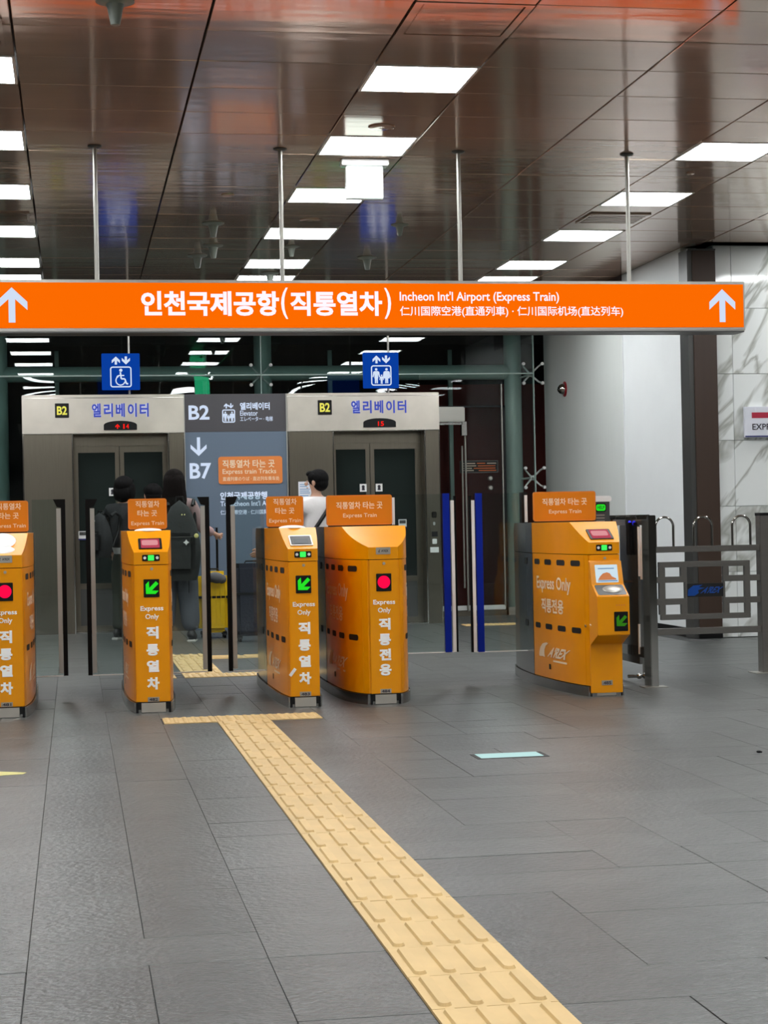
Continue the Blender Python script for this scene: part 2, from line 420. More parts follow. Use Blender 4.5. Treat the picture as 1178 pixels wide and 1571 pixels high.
# ---- ceiling: slab with individual metal panels and lights
ceiling = part('ceiling', 'ceild', None, (-9, 11, -7, 26, CEIL+.03, CEIL+.15), kind='structure', smooth=False)
LS = [(-3.351, -2.756), (-.856, -.256), (1.646, 2.241), (4.135, 4.735), (6.63, 7.23)]     # light strips
XJ = [-8.35, -7.4, -6.45, -5.85, -4.9, -3.95, -3.351, -2.756, -1.806, -.856, -.256, .696, 1.646, 2.241, 3.185, 4.135, 4.735, 5.668, 6.63, 7.23, 8.18, 9.13, 10.1]
YJ = [9.02+.597*k for k in range(-26, 15)]+[17.88, 18.48, 19.08, 19.68, 20.28, YG-.02]
NO_LIGHT = (1.646, 9.02-.597*2)      # plain panel here, where the access hatch row begins
LY = [(9.02+.597*(1+3*k), 9.02+.597*(2+3*k)) for k in range(-8, 5)]+[(17.88, 18.48)]
def is_light(x0, y0): return not (abs(x0-NO_LIGHT[0]) < .02 and abs(y0-NO_LIGHT[1]) < .02) and any(abs(x0-a) < .02 for a, b in LS) and any(abs(y0-a) < .02 for a, b in LY)
def ceiling_tiles():
    cache = {}; field = MB(); cand = []
    for i in range(len(XJ)-1):
        for j in range(len(YJ)-1):
            x0, x1, y0, y1 = XJ[i], XJ[i+1], YJ[j], YJ[j+1]
            if x0 > XW-.3 and y0 > YM-.1: continue
            if y1 > YM and x1 > XW: x1 = XW if y0 > YM-.6 else x1
            if is_light(XJ[i], y0): continue
            if abs(y0-(9.02-.597)) < .02 and abs(XJ[i]-1.646) < .02: continue     # access hatch
            cy, cx = (y0+y1)/2, (x0+x1)/2
            vis = y1 > 8.3 and cx < .36*cy*1.12+.3 and cx > -.05*cy-.6
            if vis:
                key = (round(x1-x0, 3), round(y1-y0, 3))
                if key not in cache:
                    b = bmesh.new(); bmesh.ops.create_cube(b, size=1)
                    bmesh.ops.scale(b, vec=(key[0]-.010, key[1]-.007, .02), verts=b.verts)
                    bmesh.ops.translate(b, vec=(0, 0, .01), verts=b.verts)
                    bot = [e for e in b.edges if all(v.co.z < .001 for v in e.verts)]
                    bmesh.ops.bevel(b, geom=bot, offset=.003, segments=1, affect='EDGES')
                    me = bpy.data.meshes.new('ceiling_panel'); b.to_mesh(me); b.free(); me.materials.append(M['ceilm']); cache[key] = me
                o = bpy.data.objects.new('ceiling_panel', cache[key]); COL.objects.link(o); o.parent = ceiling
                o.location = Vector((cx, cy, CEIL))-ORG['ceiling']; o.rotation_euler = (random.gauss(0, .0022), random.gauss(0, .0016), 0)
            else:
                g = .004; z = CEIL
                field.face([(x0+g, y0+g, z), (x0+g, y1-g, z), (x1-g, y1-g, z), (x1-g, y0+g, z)])
    field.build('ceiling_panel_field', 'ceilm', ceiling, kind='stuff', smooth=False)
ceiling_tiles()
def hatch():
    x0, x1, y0, y1 = 1.646, 2.241, 9.02-.597, 9.02
    mb = MB()
    for b in ((x0+.005, x1-.005, y0+.003, y0+.028), (x0+.005, x1-.005, y1-.028, y1-.003), (x0+.005, x0+.045, y0+.028, y1-.028), (x1-.045, x1-.005, y0+.028, y1-.028)):
        mb.box(b[0], b[1], b[2], b[3], CEIL-.004, CEIL+.02)
    mb.build('hatch_frame', 'ceilm', ceiling)
    part('access_hatch', 'ceilm', ceiling, (x0+.05, x1-.05, y0+.033, y1-.033, CEIL-.001, CEIL+.02), bev=.003)
hatch()
# ceiling lights
def ceiling_lights():
    sx = .595; sy = .597
    names = ['left edge strip', 'middle strip', 'right strip']
    proto = thing('ceiling_light', 'x', 'ceiling light', (0, 0, CEIL))
    fr = MB()
    for b in ((-sx/2+.004, sx/2-.004, -sy/2+.003, -sy/2+.02), (-sx/2+.004, sx/2-.004, sy/2-.02, sy/2-.003), (-sx/2+.004, -sx/2+.02, -sy/2+.02, sy/2-.02), (sx/2-.02, sx/2-.004, -sy/2+.02, sy/2-.02)):
        fr.box(b[0], b[1], b[2], b[3], CEIL-.004, CEIL+.02)
    fr.build('light_frame', 'whitep', proto)
    panel_pts = rrect(-sx/2+.02, sx/2-.02, -sy/2+.02, sy/2-.02, .03)
    d = MB(); d.poly([(a, b, CEIL-.002) for a, b in panel_pts], (0, 0, .012)); d.build('diffuser', 'lamp', proto)
    ordn = ['nearest', 'second', 'third', 'fourth', 'fifth', 'farthest']
    first = True
    for si, (x0, x1) in enumerate(LS):
        for (y0, y1) in LY:
            if (x0 > XW-.3 and y1 > YM) or not is_light(x0, y0): continue
            o = proto if first else copy_tree(proto)
            first = False
            o.location = ((x0+x1)/2, (y0+y1)/2, CEIL)
            if si in (1, 2, 3) and y0 > (11 if si == 3 else 9):
                k = [a for a, b in LY if a > 9].index(y0)
                if si == 3: k -= 1
                nm = ordn[k] if y0 < 17 else 'farthest'
                cols = {1: 'cut by the left edge of the photo', 2: 'in the middle strip of the ceiling', 3: 'in the right strip of the ceiling'}[si]
                o['label'] = '%s square white ceiling light %s' % (nm, cols); o['group'] = 'square ceiling lights in view'
            else:
                o['label'] = 'square white ceiling light outside the photo frame'; o['group'] = 'ceiling lights out of view'
ceiling_lights()

# ---- walls
part('wall_left', 'plain', None, (-8.6, -8.4, -7, YG+3, 0, CEIL), kind='structure', smooth=False)
part('wall_back', 'plain', None, (-8.4, 10.4, -6.9, -6.7, 0, CEIL), kind='structure', smooth=False)
wr = part('wall_right', 'white', None, (XW, XW+.15, YM+.2, 17.76, .085, CEIL), kind='structure', smooth=False)
part('metal_cladding', 'gwall', wr, (XW-.004, XW+.15, 17.765, 20.9, .085, 3.36))
part('edge_strip', 'white', wr, (XW-.008, XW+.02, 17.752, 17.772, .085, 3.36))
part('upper_band', 'brownt', wr, (XW-.01, XW+.15, 17.765, 20.9, 3.36, CEIL))
part('baseboard_right', 'black', None, (XW-.008, XW+.15, YM+.2, 20.9, 0, .085), kind='structure')
part('wall_far_right', 'plain', None, (10.4, 10.55, -6.9, YM+.3, 0, CEIL), kind='structure', smooth=False)
wm = part('wall_front', 'joinm', None, (5.80, 10.4, YM+.02, YM+.18, 0, CEIL), kind='structure', smooth=False)
def marble_tiles():
    zs = [.0, .597, 1.197, 1.800, 2.408, 3.009, CEIL-.005]; xs = [5.805, 5.970, 7.17, 8.37, 9.57, 10.4]
    for i in range(5):
        for j in range(6):
            part('marble_slab', 'marble', wm, (xs[i]+.002, xs[i+1]-.002, YM, YM+.02, zs[j]+.002, zs[j+1]-.002), bev=.0015)
marble_tiles()
tr = part('trim_1', 'brown', None, (5.587, 5.803, 15.70, 15.95, .05, CEIL-.06), kind='structure')
part('plinth', 'black', tr, (5.585, 5.803, 15.695, 15.95, 0, .05))
part('steel_edge', 'trimg', tr, (5.541, 5.587, 15.72, 15.95, 0, CEIL-.05))
part('head_cap', 'trimg', tr, (5.541, 5.803, 15.69, 15.95, CEIL-.06, CEIL-.045))

# alarm bell
t = thing('alarm_bell', 'small round red and chrome alarm dome on the grey metal wall', 'alarm', (XW, 19.98, 2.52))
mb = MB(); mb.lathe((XW, 19.98, 2.592), [(.088, 0), (.088, -.014), (.07, -.022)], 24, 'X'); mb.build('base_ring', 'bellred', t)
mb = MB(); mb.lathe((XW-.01, 19.98, 2.592), [(.064, 0), (.062, -.03), (.048, -.06), (.025, -.078), (.004, -.084)], 24, 'X'); mb.build('dome', 'steelp', t)

# ---- glass wall with its steel frame
win = thing('window_1', None, None, (2, YG, 0), kind='structure')
GX = [-8.4, -4.0, -.93, 2.14, 5.345]
for i in range(4):
    for (z0, z1, mm) in ((.09, 2.815, 'gwinl'), (2.835, CEIL, 'gwin')):
        x0, x1 = GX[i]+.006, GX[i+1]-.006
        if i == 3 and z0 < 1:
            part('pane', mm, win, (x0, 3.98, YG-.006, YG+.006, z0, z1), smooth=False)
            part('pane', 'gdoor', win, (4.99, x1, YG-.006, YG+.006, z0, z1), smooth=False)
            part('pane', 'gdoor', win, (3.99, 4.98, YG-.006, YG+.006, 2.45, z1), smooth=False)
        else: part('pane', mm, win, (x0, x1, YG-.006, YG+.006, z0, z1), smooth=False)
part('edge_seal', 'tube', win, (5.340, 5.352, YG-.02, YG+.02, 0, CEIL))
part('seal', 'tube', win, (2.134, 2.146, YG-.008, YG+.008, 2.52, CEIL))
part('seal', 'tube', win, (-8.4, 5.345, YG-.008, YG+.008, 2.818, 2.832))
part('base_rail', 'alu', win, (-8.4, 3.98, YG-.03, YG+.03, 0, .09))
part('base_rail', 'alu', win, (4.99, 5.345, YG-.03, YG+.03, 0, .09))
YT = 21.3
for x in (-6.6, -3.8, -.83, 2.235, 5.27):
    mb = MB(); mb.tube([(x, YT, 0), (x, YT, CEIL)], .105, 20); mb.build('tube_post', 'tube', win)
mb = MB(); mb.tube([(-8.4, YT, 2.90), (5.27, YT, 2.90)], .09, 20); mb.build('tube_beam', 'tube', win)
for x, z in ((2.14, 2.825), (5.345, 2.825), (-.93, 2.825), (5.345, 1.6)):
    mb = MB()
    mb.tube([(x, YG+.02, z), (x, YT-.09, z)], .014, 8)
    mb.ell((x, YG+.14, z), (.03, .03, .03))
    sp = mb.build('spider_bracket', 'whitep', win)
    for a in (45, 135, 225, 315):
        dx, dz = math.cos(math.radians(a))*.16, math.sin(math.radians(a))*.16
        mb = MB(); mb.tube([(x, YG+.14, z), (x+dx*.8, YG+.1, z+dz*.8), (x+dx, YG+.02, z+dz)], [.013, .010, .011], 8)
        mb.lathe((x+dx, YG-.012, z+dz), [(.019, 0), (.021, .01), (.021, .03), (.012, .036)], 12, 'Y')
        mb.build('spider_arm', 'whitep', sp)
# dim hall behind the glass: its lack of light is put into dark colour
part('wall_inner', 'voidm', None, (-8.4, 9, 25.6, 25.8, 0, CEIL), kind='structure', smooth=False)
part('trim_2', 'voidm', None, (-8.4, 9, 21.9, 25.5, 3.3, 3.55), kind='structure', smooth=False)       # bulkhead beyond the glass, its shade in the colour
part('trim_3', 'maroon', None, (4.2, 9, 23.2, 23.4, 0, 2.9), kind='structure', smooth=False)
mb = MB()
for x in (-.2, 1.62, 4.75, 3.2): mb.box(x, x+.05, 22.6, 22.66, 0, 3.3)
mb.build('trim_4', 'tube', None, kind='structure')
# glass door on the right with its hardware
dr = thing('door_1', None, None, (4.5, YG, 0), kind='structure')
part('door_frame', 'black', dr, (3.985, 4.005, YG-.03, YG+.03, 0, 2.45), (4.965, 4.99, YG-.03, YG+.03, 0, 2.45), (3.985, 4.99, YG-.03, YG+.03, 2.43, 2.45))
lf = part('door_leaf', 'gdoor', dr, (4.01, 4.495, YG-.006, YG+.006, .1, 2.24))
part('door_leaf', 'gdoor', dr, (4.505, 4.955, YG-.006, YG+.006, .1, 2.42))
part('frame_strip', 'alu', dr, (4.944, 4.958, YG-.035, YG+.01, .1, 2.7))
part('door_closer', 'alu', dr, (4.02, 4.495, YG-.10, YG-.02, 2.26, 2.435), bev=.01)
part('closer_track', 'steel', dr, (4.02, 4.46, YG-.12, YG-.06, 2.225, 2.25), (4.45, 4.51, YG-.12, YG-.04, 2.10, 2.26))
mb = MB(); mb.tube([(4.452, YG-.10, 1.98), (4.452, YG-.10, .33)], .011, 10)
mb.build('pull_bar', 'alu', dr)
mb = MB(); mb.tube([(4.498, YG-.07, 2.14), (4.498, YG-.07, .06)], .013, 10)
mb.build('pull_bar', 'alu', dr)
part('bottom_rail', 'whitep', dr, (4.01, 4.955, YG-.035, YG+.035, .065, .12), bev=.006)
part('threshold', 'bronze', dr, (4.01, 4.99, YG-.03, YG+.03, 0, .06))
part('floor_stop', 'whitep', dr, (4.02, 4.04, YG-.20, YG-.17, 0, .10), (4.12, 4.14, YG-.20, YG-.17, 0, .10), (4.0, 4.16, YG-.2, YG-.17, .095, .115))
for z in (1.60, 1.49):
    mb = MB(); mb.lathe((4.80, YG-.01, z), [(.028, 0), (.03, -.02), (.02, -.035)], 14, 'Y'); mb.build('door_patch', 'alu', dr)
nb = part('notice_frame', 'trimg', dr, (4.44, 4.895, YG-.03, YG-.012, 1.665, 1.81))
part('notice_face', 'dark', nb, (4.45, 4.885, YG-.034, YG-.03, 1.675, 1.80))
fm = front(YG-.036)
shape([[(4.46+a, z), (4.46+b, z), (4.46+b, z+.012), (4.46+a, z+.012)] for z, rr in ((1.77, ((0, .16), (.30, .41))), (1.742, ((0, .17),)), (1.714, ((.0, .12),)), (1.688, ((0, .14),))) for a, b in rr], fm, 'label', nb, 'printed_line')
shape([[(4.46+a, z), (4.46+b, z), (4.46+b, z+.01), (4.46+a, z+.01)] for z, rr in ((1.772, ((.18, .28),)), (1.742, ((.19, .40),)), (1.714, ((.14, .40),)), (1.688, ((.2, .41),))) for a, b in rr], fm, 'orp', nb, 'printed_line')

# ================================================================= ELEVATORS
YE = 19.3
def person_icon(cx, z0, h, skirt=False):
    w_ = h*.2
    body = [(cx-w_, z0+h*.75), (cx-w_*1.25, z0+h*.42), (cx-w_*.9, z0+h*.40), (cx-w_*.6, z0+h*.62),
            (cx-w_*(1.05 if skirt else .62), z0+h*.32), (cx-w_*.5, z0+h*.32), (cx-w_*.5, z0), (cx-w_*.08, z0), (cx, z0+h*.3), (cx+w_*.08, z0), (cx+w_*.5, z0), (cx+w_*.5, z0+h*.32), (cx+w_*(1.05 if skirt else .62), z0+h*.32),
            (cx+w_*.6, z0+h*.62), (cx+w_*.9, z0+h*.40), (cx+w_*1.25, z0+h*.42), (cx+w_, z0+h*.75), (cx+w_*.5, z0+h*.8), (cx-w_*.5, z0+h*.8)]
    return [body, disc(cx, z0+h*.91, h*.085, 12)]
def elevator(X, label, wl, wr_, dx, digits, header, sticker_x, card, base_lab):
    """X = left edge of the 1 m opening; wl/wr_ outer edges of the steel front"""
    t = thing('elevator', label, 'elevator', ((wl+wr_)/2, YE, 0), 'pair of elevators')
    xo0, xo1 = X, X+1.004; ZD, ZT = 2.105, 2.518
    hd = part('header', 'header', t, (wl, wr_, YE, YG-.05, ZD, ZT), bev=.006)
    part('trim_line', 'steelp', hd, (wl, wr_, YE-.004, YE, ZT-.035, ZT-.03), (wl, wr_, YE-.004, YE, ZD, ZD+.006))
    part('side_panel', 'bronze', t, (wl+.012, xo0, YE+.006, YG-.05, 0, ZD), bev=.004)
    part('side_panel', 'bronze', t, (xo1, wr_, YE+.006, YG-.05, 0, ZD), bev=.004)
    part('corner_trim', 'steelp', t, (wl, wl+.012, YE, YE+.03, 0, ZD)); part('corner_trim', 'steelp', t, (wr_-.008, wr_, YE-.002, YE+.03, 0, ZD))
    part('jamb_trim', 'steelp', t, (xo0-.008, xo0+.004, YE-.004, YE+.02, 0, ZD), (xo1-.004, xo1+.008, YE-.004, YE+.02, 0, ZD))
    part('car_wall', 'dark', t, (xo0, xo1, YE+.5, YE+.55, 0, ZD)); part('sill', 'steel', t, (xo0, xo1, YE, YE+.26, 0, .012))
    yd = YE+.22; c = (xo0+xo1)/2+dx
    part('transom', 'bronze', t, (xo0, xo1, yd-.01, yd+.05, 1.985, ZD), label='upper strip above the doors')
    for (a, b, w0, w1) in ((xo0, c-.003, .055, .045), (c+.003, xo1, .045, .07 if sticker_x > 1 else .055)):
        z0, z1 = .012, 1.985
        lf = MB()
        for q in ((a, a+w0, z0, z1), (b-w1, b, z0, z1), (a+w0, b-w1, z1-.07, z1), (a+w0, b-w1, .46, .52), (a+w0, b-w1, z0, .07)): lf.box(q[0], q[1], yd, yd+.03, q[2], q[3])
        lf = lf.build('door_leaf', 'bronze', t)
        part('door_glass', 'doorglass', lf, (a+w0, b-w1, yd+.008, yd+.02, .52, z1-.07)); part('kick_panel', 'trimg', lf, (a+w0, b-w1, yd+.006, yd+.02, .07, .46))
        sx = (b-.115) if a == xo0 else (a+.055)
        if sticker_x and (a == xo0 or sticker_x > 1):
            st = part('sticker', 'whitep', lf, (sx, sx+.075, yd-.003, yd, 1.45, 1.535))
            shape([disc(sx+.0375, 1.505, .017, 14), [(sx+.02, 1.465), (sx+.055, 1.465), (sx+.05, 1.5), (sx+.025, 1.5)]], front(yd-.004), 'ink', st, 'symbol')
    # floor plate and lettering
    px0, px1, pz0, pz1 = header['plate']
    pl = part('floor_plate', 'black', hd, (px0, px1, YE-.012, YE, pz0, pz1), bev=.003)
    a, b, z0, z1 = header['word']
    cw = (b-a)/5
    for layer, mm, bo, li in ((0, 'haloed', .075, 1), (1, 'bluetxt', .03, 3)):
        out = ([], [])
        for i, ch in enumerate('엘리베이터'):
            if mm == 'haloed' and header['halo'] < 5 and i >= header['halo']: continue
            text_geo(out, ch, a+cw*i+cw*.1, a+cw*i+cw*.86, z0, z1, front(YE), bo, 0, li)
        me = bpy.data.meshes.new('lettering'); me.from_pydata(out[0], [], out[1]); link(me, 'lettering', mm, hd, smooth=False)
    texts([('B2', px0+.02, px1-.02, pz0+.03, pz1-.03, .03)], front(YE-.012), 'yellowtxt', hd, 'plate_lettering')
    d0, d1 = header['disp']
    n = 14; w2 = (d1-d0)/2; mid = (d0+d1)/2
    arch = [(d0, 2.142), (d1, 2.142), (d1, 2.195)]+[(mid+w2*math.cos(math.pi*k/n), 2.195+.045*math.sin(math.pi*k/n)) for k in range(1, n)]+[(d0, 2.195)]
    dp = panel(arch, YE-.018, YE, 'position_display', 'black', hd)
    if digits == 'up': 
        text('1', mid+.03, mid+.045, 2.155, 2.205, front(YE-.0185), 'redd', dp, .02); text('4', mid+.06, mid+.09, 2.155, 2.205, front(YE-.0185), 'redd', dp, .02)
        shape(arrow(mid-.03, 2.18, .045, .05, .012), front(YE-.0185), 'redd', dp, 'led_arrow')
    else: text('15', mid-.02, mid+.045, 2.155, 2.205, front(YE-.0185), 'redd', dp, .02)
    if card: 
        cx, cz = card
        cd = part('wall_card', 'whitep', t, (cx, cx+.09, yd-.004, yd, cz, cz+.095))
        shape([[(cx+.01, cz+.05), (cx+.08, cz+.05), (cx+.08, cz+.085), (cx+.01, cz+.085)]], front(yd-.005), 'trimg', cd, 'print_block')
        shape([[(cx, cz), (cx+.09, cz), (cx+.09, cz+.015), (cx, cz+.015)]], front(yd-.005), 'navyp', cd, 'print_block')
    return t
e1 = elevator(0., 'left elevator with steel front, closed doors and black B2 plate', -.518, 1.172, -.01, 'up', dict(plate=(-.176, -.031, 2.277, 2.429), word=(.195, .82, 2.28, 2.425), disp=(.328, .675), halo=5), 1, (.045, .985), '')
e2 = elevator(2.774, 'right elevator with steel front and call buttons on its right jamb', 2.282, 3.945, -.07, 'n', dict(plate=(2.612, 2.763, 2.283, 2.441), word=(2.963, 3.60, 2.295, 2.435), disp=(3.105, 3.461), halo=1), 2, (3.51, 1.045), '')
# call panel of the right elevator
bz = MB().box(3.815, 3.915, YE-.004, YE+.006, .755, 1.235, bev=.002).build('call_panel', 'bronze', e2)
part('key_switch', 'steelp', bz, (3.838, 3.892, YE-.016, YE-.004, 1.15, 1.215), bev=.006); part('button', 'whitep', bz, (3.852, 3.876, YE-.012, YE-.004, 1.068, 1.105), bev=.004)
part('card_slot', 'darksteel', bz, (3.835, 3.90, YE-.008, YE-.004, .945, 1.0)); part('button', 'whitep', bz, (3.84, 3.89, YE-.014, YE-.004, .865, .92), bev=.004)
part('instruction_plate', 'whitep', bz, (3.815, 3.91, YE-.008, YE-.004, .772, .83))
nt_ = part('paper_notice', 'poster', e2, (2.385, 2.527, YE-.001, YE+.006, 1.375, 1.566))
shape([[(2.40, z), (2.40+w_, z), (2.40+w_, z+.008), (2.40, z+.008)] for z, w_ in ((1.53, .11), (1.51, .08), (1.48, .11), (1.46, .10), (1.44, .11), (1.41, .09))], front(YE-.0015), 'paleb', nt_, 'printed_line')

# wayfinding panel between the elevators
dp = thing('directory_panel', 'tall grey directory panel between the two elevators with B2 and B7', 'sign', (1.72, YE, 0))
up = part('upper_board', 'greytop', dp, (1.18, 2.272, YE+.03, YE+.09, 2.115, 2.518)); lo = part('lower_board', 'bluegrey', dp, (1.18, 2.272, YE+.03, YE+.09, 0, 2.112))
part('backing_wall', 'darksteel', dp, (1.20, 2.255, YE+.095, YE+.4, 0, 2.51)); part('board_edge', 'alu', dp, (1.174, 1.182, YE+.01, YE+.09, 0, 2.518), (2.268, 2.279, YE+.01, YE+.09, 0, 2.518))
fp = front(YE+.03)
texts([('B2', 1.225, 1.447, 2.245, 2.40, .025)], fp, 'wsign2', up)
texts([('엘리베이터', 1.775, 2.095, 2.345, 2.425, .035), ('Elevator', 1.775, 1.965, 2.282, 2.338, .01), ('エレベーター · 电梯', 1.775, 2.125, 2.222, 2.275, .012)], fp, 'wsign2', up, 'small_lettering')
shape(ring(1.583, 1.722, 2.21, 2.352, .02, .012)+person_icon(1.617, 2.225, .105)+person_icon(1.652, 2.225, .07)+person_icon(1.688, 2.225, .105, True)+arrow(1.628, 2.39, .05, .055, .014)+arrow(1.678, 2.39, .05, .055, .014, 180), fp, 'wsign2', up, 'elevator_symbol')
shape(arrow(1.325, 1.957, .17, .20, .034, 180), fp, 'wsign2', lo, 'down_arrow')
text('B7', 1.225, 1.455, 1.612, 1.782, fp, 'wsign2', lo, .025)
op = MB(); op.poly([(a, YE+.022, b) for a, b in rrect(1.532, 2.218, 1.552, 1.846, .03)], (0, .008, 0)); op = op.build('orange_plate', 'plateor', dp)
fq = front(YE+.022)
texts([('직통열차 타는 곳', 1.575, 2.135, 1.725, 1.81, .02), ('Express train Tracks', 1.575, 2.15, 1.645, 1.712, .012), ('直通列車のりば · 直达列车乘车处', 1.575, 2.185, 1.585, 1.63, .01)], fq, 'letterc', op)
texts([('인천국제공항행', 1.545, 2.05, 1.385, 1.468, .035), ('To Incheon Int\'l Airport', 1.545, 2.20, 1.30, 1.37, .015), ('仁川国際空港 · 仁川国际机场', 1.545, 2.15, 1.225, 1.275, .012)], fp, 'wsign2', lo, 'airport_lettering')

# blue elevator signs on rods
def blue_sign(xc, kind, label):
    y = 19.24; s0 = {'w': (.316, .714), 'f': (3.105, 3.49)}[kind]; x0, x1 = s0; z0, z1 = 2.562, 2.945
    xr = x0+(x1-x0)*.72
    t = thing('elevator_sign', label, 'sign', ((x0+x1)/2, y, z0), 'blue elevator signs')
    bd = MB().box(x0, x1, y-.03, y+.03, z0, z1, bev=.005).build('sign_box', 'bluesign', t)
    mb = MB(); mb.tube([(xr, y, CEIL), (xr, y, z1)], .012, 10); mb.build('hanging_rod', 'alu', t)
    mb = MB(); mb.tube([(xr, y+.02, z0), (xr, y+.02, 2.518)], .012, 10); mb.build('lower_rod', 'alu', t)
    c = (x0+x1)/2; f = front(y-.03)
    polys = arrow(c-.05, z1-.075, .085, .085, .024)+arrow(c+.055, z1-.075, .085, .085, .024, 180)+ring(c-.112, c+.112, z0+.025, z0+.245, .028, .013)
    if kind == 'f': polys += person_icon(c-.055, z0+.05, .165)+person_icon(c+.003, z0+.045, .10)+person_icon(c+.058, z0+.05, .165, True)
    else:
        polys += [disc(c, z0+.205, .017, 14)]
        def stroke(pts, w_):
            out = []
            for (ax, az), (bx, bz_) in zip(pts[:-1], pts[1:]):
                dx, dz = bx-ax, bz_-az; l = math.hypot(dx, dz); nx, nz = -dz/l*w_/2, dx/l*w_/2
                out.append([(ax+nx, az+nz), (bx+nx, bz_+nz), (bx-nx, bz_-nz), (ax-nx, az-nz)])
            return out
        polys += stroke([(c-.005, z0+.185), (c+.003, z0+.115), (c+.04, z0+.115), (c+.058, z0+.06), (c+.075, z0+.065)], .016)+stroke([(c-.002, z0+.155), (c-.035, z0+.145), (c-.045, z0+.125)], .012)+stroke([(c, z0+.15), (c+.035, z0+.15)], .012)
        arc = [(c-.005+.048*math.cos(math.radians(a)), z0+.097+.048*math.sin(math.radians(a))) for a in range(110, 360, 18)]
        polys += stroke(arc, .012)
    shape(polys, f, 'wsign2', bd, 'elevator_symbol')
blue_sign(0, 'w', 'blue sign with wheelchair symbol hanging above the left elevator')
blue_sign(0, 'f', 'blue sign with three-person symbol hanging above the right elevator')

# ================================================================= HANGING ORANGE SIGN
sg = thing('hanging_sign', 'long backlit orange hanging sign with Korean airport lettering and two arrows', 'sign', (2, 11.7, 2.37))
SY = 11.75
part('housing', 'alu', sg, (-.75, 4.548, SY-.005, SY+.19, 2.375, 2.71), bev=.004)
part('sign_face', 'osign', sg, (-.735, 4.535, SY-.012, SY-.004, 2.398, 2.69))
part('bottom_tray', 'trimg', sg, (-.74, 4.54, SY-.004, SY+.185, 2.366, 2.374))
fs = front(SY-.012)
texts([('인천국제공항', .452, 1.347, 2.475, 2.637, .035), ('(', 1.36, 1.405, 2.455, 2.66, .012), ('직통열차', 1.42, 2.03, 2.475, 2.637, .032), (')', 2.045, 2.09, 2.455, 2.66, .012)], fs, 'wsign', sg)
texts([("Incheon Int'l Airport (Express Train)", 2.148, 3.235, 2.557, 2.637, .016), ('仁川国際空港(直通列車) · 仁川国际机场(直达列车)', 2.148, 3.68, 2.466, 2.54, .012)], fs, 'wsign', sg, 'small_lettering')
shape(arrow(4.383, 2.545, .185, .225, .042), fs, 'wsign2', sg, 'up_arrow')
shape(arrow(-.365, 2.545, .195, .225, .042), fs, 'wsign2', sg, 'up_arrow')
for x in (.176, 1.383, 2.583, 3.757):
    mb = MB(); mb.tube([(x, SY+.08, 2.71), (x, SY+.08, CEIL)], .0145, 12); p = mb.build('hanging_pole', 'alu', sg)
    mb = MB(); mb.lathe((x, SY+.08, CEIL-.015), [(.03, 0), (.045, .008), (.045, .015)], 18); mb.build('ceiling_rose', 'trimg', p)

# exit sign
ex = thing('exit_sign', 'bright white glowing exit sign seen from behind hanging from the ceiling', 'exit sign', (2.0, 12.2, 3.3))
part('mount', 'whitep', ex, (1.835, 2.16, 12.10, 12.22, CEIL-.045, CEIL-.001), bev=.006)
bx = part('sign_box', 'whitep', ex, (1.868, 2.122, 12.13, 12.19, 3.318, 3.545), bev=.004)
part('rear_face', 'exitw', bx, (1.874, 2.116, 12.124, 12.13, 3.324, 3.54)); part('front_face', 'exitg', bx, (1.874, 2.116, 12.19, 12.196, 3.324, 3.54))

# ceiling devices
def cone(x, y, lab, s=1.):
    t = thing('ceiling_sensor', lab, 'ceiling sensor', (x, y, CEIL-.1*s), 'trumpet shaped ceiling sensors')
    mb = MB(); mb.lathe((x, y, CEIL), [(.09*s, 0), (.092*s, -.006*s), (.07*s, -.014*s), (.045*s, -.02*s)], 24); mb.build('flange', 'greycone', t)
    mb = MB(); mb.lathe((x, y, CEIL), [(.045*s, -.018*s), (.036*s, -.04*s), (.03*s, -.075*s), (.022*s, -.115*s), (.012*s, -.118*s)], 20); mb.build('nozzle', 'greycone', t)
cone(.235, 8.56, 'large pale trumpet shaped sensor on the ceiling at the top left')
cone(1.168, 14.79, 'nearest of the three ceiling sensors clustered left of centre')
cone(1.256, 15.96, 'middle one of the three ceiling sensors clustered left of centre')
cone(1.16, 16.58, 'farthest of the three ceiling sensors clustered left of centre')
cone(2.721, 14.80, 'small ceiling sensor right of the exit sign', .8)
cone(2.744, 16.64, 'small ceiling sensor above the orange sign, right of centre', 1.)
cone(1.947, 17.7, 'ceiling sensor in front of the farthest middle ceiling light', 1.)
cone(1.957, 16.00, 'ceiling sensor between two lights of the middle strip', .8)
def speaker(x, y, lab, r=.085):
    mb = MB(); mb.lathe((x, y, CEIL), [(r, .004), (r, -.006), (r*.85, -.01), (r*.2, -.006)], 28)
    mb.build('ceiling_speaker', 'ceilm', None, lab, 'ceiling speaker', 'round ceiling speakers')
speaker(1.944, 11.13, 'round ceiling speaker just above the exit sign')
speaker(1.94, 14.6, 'round ceiling speaker behind the third middle light')
speaker(1.18, 13.52, 'small round smoke detector in the panel left of the middle strip', .05)
speaker(4.43, 12.45, 'tiny round ceiling device between the two nearest right lights', .03)
